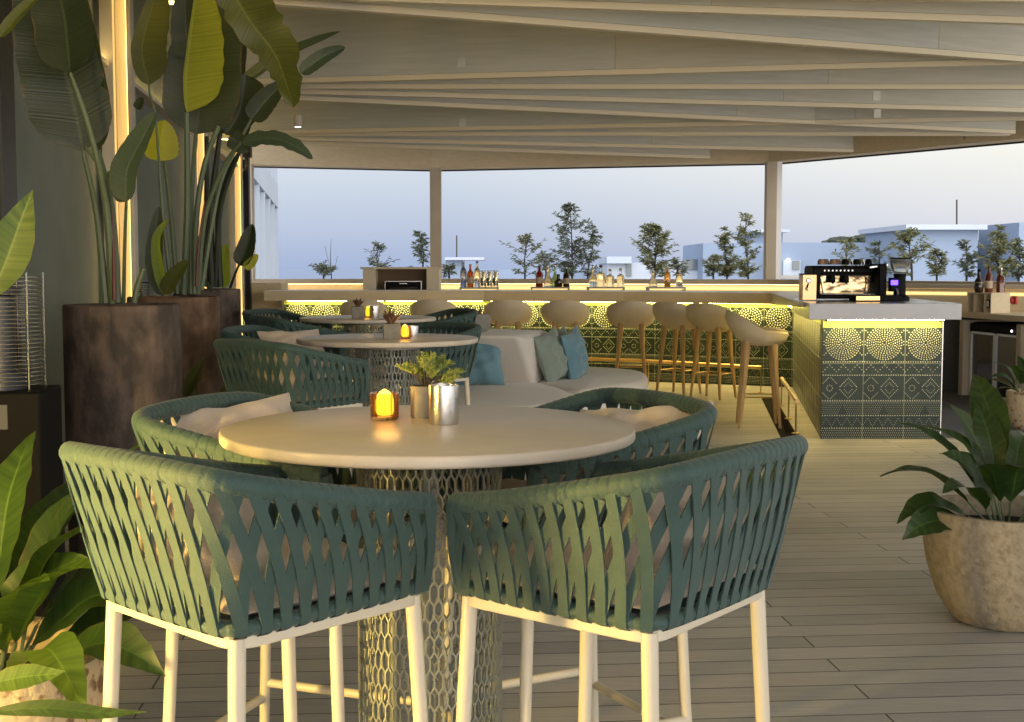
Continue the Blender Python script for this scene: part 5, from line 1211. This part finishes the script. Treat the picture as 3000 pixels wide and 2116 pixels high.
# ================================================================ patio heaters
def heater(px, Y, label):
    x = P(px, 800, Y).x
    t = thing('patio_heater', label, 'heater', (x, Y, 0), .1, 'wire guarded patio heaters')
    b = MB()
    for k in range(27):
        z = .99+k*.0145; b.tube([(.145*math.cos(a), .145*math.sin(a), z) for a in [2*math.pi*i/28 for i in range(28)]], .0017, 5, closed=True)
    for k in range(6): a = k*math.pi/3+.4; b.tube([(.148*math.cos(a), .148*math.sin(a), .97), (.148*math.cos(a), .148*math.sin(a), 1.385)], .0028, 5)
    b.build('wire_guard', M['chrome'], t)
    b = MB(); b.lathe([(.05, .97), (.05, 1.30), (.075, 1.31), (.075, 1.33)], 20); b.lathe([(.09, .97), (.09, 1.03)], 20); b.build('burner', mat('dark_burner_steel', (.08, .08, .08), .4, metal=1), t)  # burner in dark steel
    b = MB(); b.box((0, 0, .49), (.34, .30, .96)); b.build('cabinet', M['black'], t, bevel=.008)
    b = MB(); b.box((-.02, -.153, .885), (.16, .006, .085)); p_ = b.build('control_panel', mat('dull_grey_panel', (.12, .12, .12), .6), t, smooth=False)
    b = MB(); b.lathe([(.030, 0), (.028, .02)], 20); o = b.build('knob', M['black'], p_); o.location = (.0, -.156, .878); o.rotation_euler = (R(90), 0, 0)
    b = MB(); b.box((0, -.153, .60), (.14, .004, .14)); b.build('rating_plate', mat('dull_steel_plate', (.10, .10, .10), .6), t, smooth=False)
    return t
h1 = heater(-4, 4.55, 'black patio heater with a coiled wire guard at the left edge'); 
h2 = copy_tree(h1); h2.location = (P(414, 800, 8.6).x, 8.6, 0); relabel(h2, 'patio heater mostly hidden behind the rusty planter, only its guard showing')

# ================================================================ outside
# neighbouring facade with fins
t = thing('neighbour_facade', 'white wing of the building with vertical fins beyond the left end of the bar', 'building', (farx(36), 36, 0))
def wl(y, off=0): return Vector((farx(y, off), y, 0))
b = MB()
q0, q1 = wl(22, 0), wl(46.8, 0); nn = Vector((-1, FS, 0)).normalized()
b.prism([q0, q1, q1+nn*.5, q0+nn*.5], 3.55, 4.35); b.build('slab_band', M['bpale'], t, origin=t.location, smooth=False)
b = MB(); b.prism([wl(22, -.6), wl(46.5, -.6), wl(46.5, -.9), wl(22, -.9)], -9, 9); b.build('glazed_wall', mat('pale_blue_glazing', (.10, .13, .17), .3), t, origin=t.location, smooth=False)
for y in (23.4, 26.6, 29.9, 33.2, 36.4, 39.9, 43.3, 46.2):
    for (zc, hc) in ((1.0, 5.08), (6.2, 3.68)):
        b = MB(); p = wl(y, -.28); b.box((p.x, p.y, zc), (.55, .22, hc), FA); b.build('fin', M['bpale'], t, origin=t.location, smooth=False)

def bbox(mb, px0, px1, py0, py1, Y, dep=6, m=0, zb=None):
    a = P(px0, py0, Y); c = P(px1, py1, Y); zb = -9 if zb is None else zb
    z0 = c.z if zb != -9 else -9
    mb.box(((a.x+c.x)/2, Y+dep/2, (a.z+z0)/2), (c.x-a.x, dep, a.z-z0), 0, m)
def building(name, label, Y, body, slab=None, ant=None, extra=None, dep=8, m='bwhite'):
    a = P(body[0], body[2], Y); t = thing(name, label, 'building', (a.x, Y, -9))
    b = MB(); bbox(b, body[0], body[1], body[2], body[3], Y, dep); b.build('wall', M[m], t, origin=t.location, smooth=False)
    if slab: b = MB(); bbox(b, slab[0], slab[1], slab[2], slab[3], Y-.6, dep+1.2, 0, 1); b.build('roof_slab', M['bpale'], t, origin=t.location, smooth=False)
    if ant: q = P(ant[0], ant[1], Y+3); q2 = P(ant[0], ant[2], Y+3); b = MB(); b.tube([q, q2], .04, 6); b.build('mast', M['bark'], t, origin=t.location)
    return t
building('rooftop_hut', 'blue shaded rooftop hut with a flat overhanging slab and thin mast, left of the bottles', 62, (1305, 1352, 762, 900), (1303, 1418, 754, 762), (1338, 690, 754), dep=4)
o = building('roof_parapet', 'long low blue shaded parapet behind the feathery trees', 75, (1395, 1790, 790, 900), dep=5)
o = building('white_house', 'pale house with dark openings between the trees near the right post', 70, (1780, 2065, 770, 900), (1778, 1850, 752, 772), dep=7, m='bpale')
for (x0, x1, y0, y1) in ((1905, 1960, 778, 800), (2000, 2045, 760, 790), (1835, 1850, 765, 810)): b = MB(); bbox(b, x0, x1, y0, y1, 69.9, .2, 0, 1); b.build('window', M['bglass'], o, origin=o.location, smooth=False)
o = building('shaded_block', 'blue shaded block with a pierced screen left of the right post', 68, (2060, 2240, 713, 900), dep=8)
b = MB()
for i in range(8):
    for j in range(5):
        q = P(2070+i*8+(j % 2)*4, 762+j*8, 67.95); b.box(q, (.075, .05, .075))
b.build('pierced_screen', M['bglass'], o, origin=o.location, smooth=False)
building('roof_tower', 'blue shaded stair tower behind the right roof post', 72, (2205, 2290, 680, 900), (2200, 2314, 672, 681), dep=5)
o = building('long_block', 'long low blue shaded block behind the coffee machine', 66, (2285, 2745, 711, 900), dep=8)
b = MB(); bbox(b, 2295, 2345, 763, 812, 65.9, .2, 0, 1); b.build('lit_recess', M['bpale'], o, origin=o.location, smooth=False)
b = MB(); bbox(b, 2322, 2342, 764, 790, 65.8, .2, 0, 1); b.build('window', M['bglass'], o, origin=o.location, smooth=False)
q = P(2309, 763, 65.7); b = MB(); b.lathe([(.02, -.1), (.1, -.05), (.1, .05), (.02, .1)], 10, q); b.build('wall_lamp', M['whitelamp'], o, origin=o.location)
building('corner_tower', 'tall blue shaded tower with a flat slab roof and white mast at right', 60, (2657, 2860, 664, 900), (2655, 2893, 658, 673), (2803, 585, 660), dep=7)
building('right_block', 'blue shaded block with a glass balcony rising at the right edge', 64, (2860, 3060, 704, 900), dep=6)
building('edge_block', 'narrow darker blue shaded block cut by the right edge of the photo', 58, (2986, 3080, 652, 900), dep=5)
# scrub on hill above the long block
t = thing('distant_trees', 'dark rounded treetops showing above the long blue shaded block', 'trees', tuple(P(2520, 705, 120)))
b = MB(); rnd = random.Random(4)
for k in range(420):
    u = rnd.random(); px = 2415+u*225; hgt = (12*math.sin(u*3.1)+8*abs(math.sin(u*9)))
    c = P(px, 712-rnd.random()*hgt, 120+rnd.uniform(-2, 2)); s = rnd.uniform(.18, .4)
    b.lathe([(s*.5, -s*.5), (s, 0), (s*.6, s*.5)], 5, c)
b.build('crown', M['hill'], t, origin=t.location, smooth=False)

def feather_tree(px, ytop, ybase, wpx, Y, seed, label, mt, dens=1.0, lean_=0, trunk=True):
    rnd = random.Random(seed); base = P(px, ybase, Y); top = P(px+lean_, ytop, Y); Hh = top.z-base.z; Wd = wpx/F*Y/2
    t = thing('feathery_tree', label, 'tree', (base.x, Y, -.6), 0, 'young feathery trees beyond the ledge')
    org = Vector((base.x, Y, -.6)); wood = MB(); lv = MB()
    st = [Vector((base.x, Y, -.6)), Vector((base.x, Y, base.z)), base.lerp(top, .5)+Vector((rnd.uniform(-.05, .05), 0, 0)), top-Vector((0, 0, .03*Hh))]
    wood.tube(smooth_path(st, 5), lambda q: .020*(1-q)+.004, 5)
    nb = int((19+Hh*13)*dens)
    for k in range(nb):
        f = rnd.random()**1.15; p = base.lerp(top, f*.97); a = rnd.uniform(0, 6.28)
        wf = (math.sin(math.pi*min(1, (f*.85+.12)))**.8)*(1.15-.75*f)
        L = Wd*wf*rnd.uniform(.45, 1.6)+.05
        d = Vector((math.cos(a), math.sin(a)*.8, rnd.uniform(.25, 1.0))).normalized(); e = p+d*L
        wood.tube([p, p+d*L*.5+Vector((0, 0, .02)), e], lambda q: .005*(1-q)+.0015, 4)
        nl = int(24*dens)
        for j in range(nl):
            g = rnd.uniform(.2, 1.08); q = p+d*L*g; s = rnd.uniform(.045, .115)
            aa = rnd.uniform(0, 6.28); dd = (d*.7+Vector((math.cos(aa), math.sin(aa), rnd.uniform(-.7, .6)))).normalized()
            sd = dd.cross(Vector((rnd.uniform(-1, 1), rnd.uniform(-1, 1), rnd.uniform(-1, 1)))); 
            if sd.length < .01: continue
            sd = sd.normalized()*s*.13; b0 = len(lv.v)
            lv.v += [q, q+dd*s*.45+sd, q+dd*s-Vector((0, 0, s*.2)), q+dd*s*.45-sd]; lv.face((b0, b0+1, b0+2, b0+3))
    wood.build('trunk', M['bark'], t, origin=org); lv.build('crown', mt, t, origin=org, smooth=False)
    return t
OL, OL2 = M['outleaf'], M['outleaf2']
feather_tree(1110, 712, 812, 82, 22, 1, 'small two pronged feathery tree left of the oven cabinet', OL, .8)
feather_tree(1238, 682, 812, 60, 22, 2, 'feathery tree partly hidden by the left roof post', OL, 1.0, -8)
feather_tree(1316, 780, 814, 32, 22, 3, 'tuft of foliage just right of the left roof post', OL, .7)
feather_tree(1538, 696, 814, 130, 22, 4, 'wide loose feathery tree left of the tallest one', OL2, .9, 8)
feather_tree(1600, 745, 814, 70, 23, 14, 'low feathery shrub tucked left of the tallest tree', OL, .8)
feather_tree(1676, 598, 814, 130, 21.5, 5, 'tallest dark feathery tree in the middle of the view', OL, 1.5, -6)
feather_tree(1722, 640, 814, 70, 21.8, 15, 'slender forked stem right beside the tallest tree', OL, .8, 12)
feather_tree(1918, 650, 814, 118, 22, 6, 'dense round feathery tree right of the tallest tree', OL2, 1.7, -2)
feather_tree(1985, 765, 814, 60, 22.5, 16, 'low shrub right of the dense round tree', OL, .8)
feather_tree(2130, 668, 814, 52, 22, 7, 'narrow olive feathery tree left of the right roof post', OL2, 1.3, -6)
feather_tree(2192, 622, 814, 80, 21.5, 8, 'tall narrow feathery tree against the right roof post', OL2, 1.2, -6)
feather_tree(2090, 750, 814, 60, 22.4, 17, 'low bushy shrub in front of the pierced screen', OL2, 1.0)
feather_tree(2480, 700, 814, 110, 20.5, 9, 'loose feathery tree behind the espresso machine', OL2, .8)
feather_tree(2575, 705, 814, 70, 20.5, 10, 'feathery tree behind the cups on the espresso machine', OL, .9)
feather_tree(2672, 678, 816, 120, 20, 11, 'feathery tree right of the coffee grinder', OL2, 1.2, -10)
feather_tree(2745, 735, 816, 50, 20, 18, 'small bright feathery shrub in front of the corner tower', OL2, 1.0)
feather_tree(2832, 712, 816, 60, 19, 12, 'small feathery tree left of the dark bottles', OL, .9)
feather_tree(2925, 670, 818, 75, 18.5, 13, 'feathery tree behind the brown bottles', OL2, 1.3)
feather_tree(2985, 705, 818, 60, 18.5, 19, 'feathery tree at the right edge of the view', OL, 1.1)
feather_tree(948, 785, 814, 70, 22, 20, 'low dry bush beside the bare twig at the left of the view', OL, .9)
t = thing('bare_twig', 'bare leafless twig standing against the sky above the left ledge', 'plant', tuple(P(968, 816, 22)))
b = MB(); b.tube([P(972, 830, 22), P(968, 760, 22), P(970, 700, 22)], lambda q: .009*(1-q)+.002, 5); b.tube([P(970, 790, 22), P(958, 750, 22), P(952, 722, 22)], .003, 4); b.tube([P(970, 800, 22), P(985, 770, 22), P(988, 750, 22)], .003, 4); b.tube([P(968, 800, 22), P(950, 775, 22), P(945, 765, 22)], .003, 4)
b.build('stem', M['bark'], t, origin=t.location)
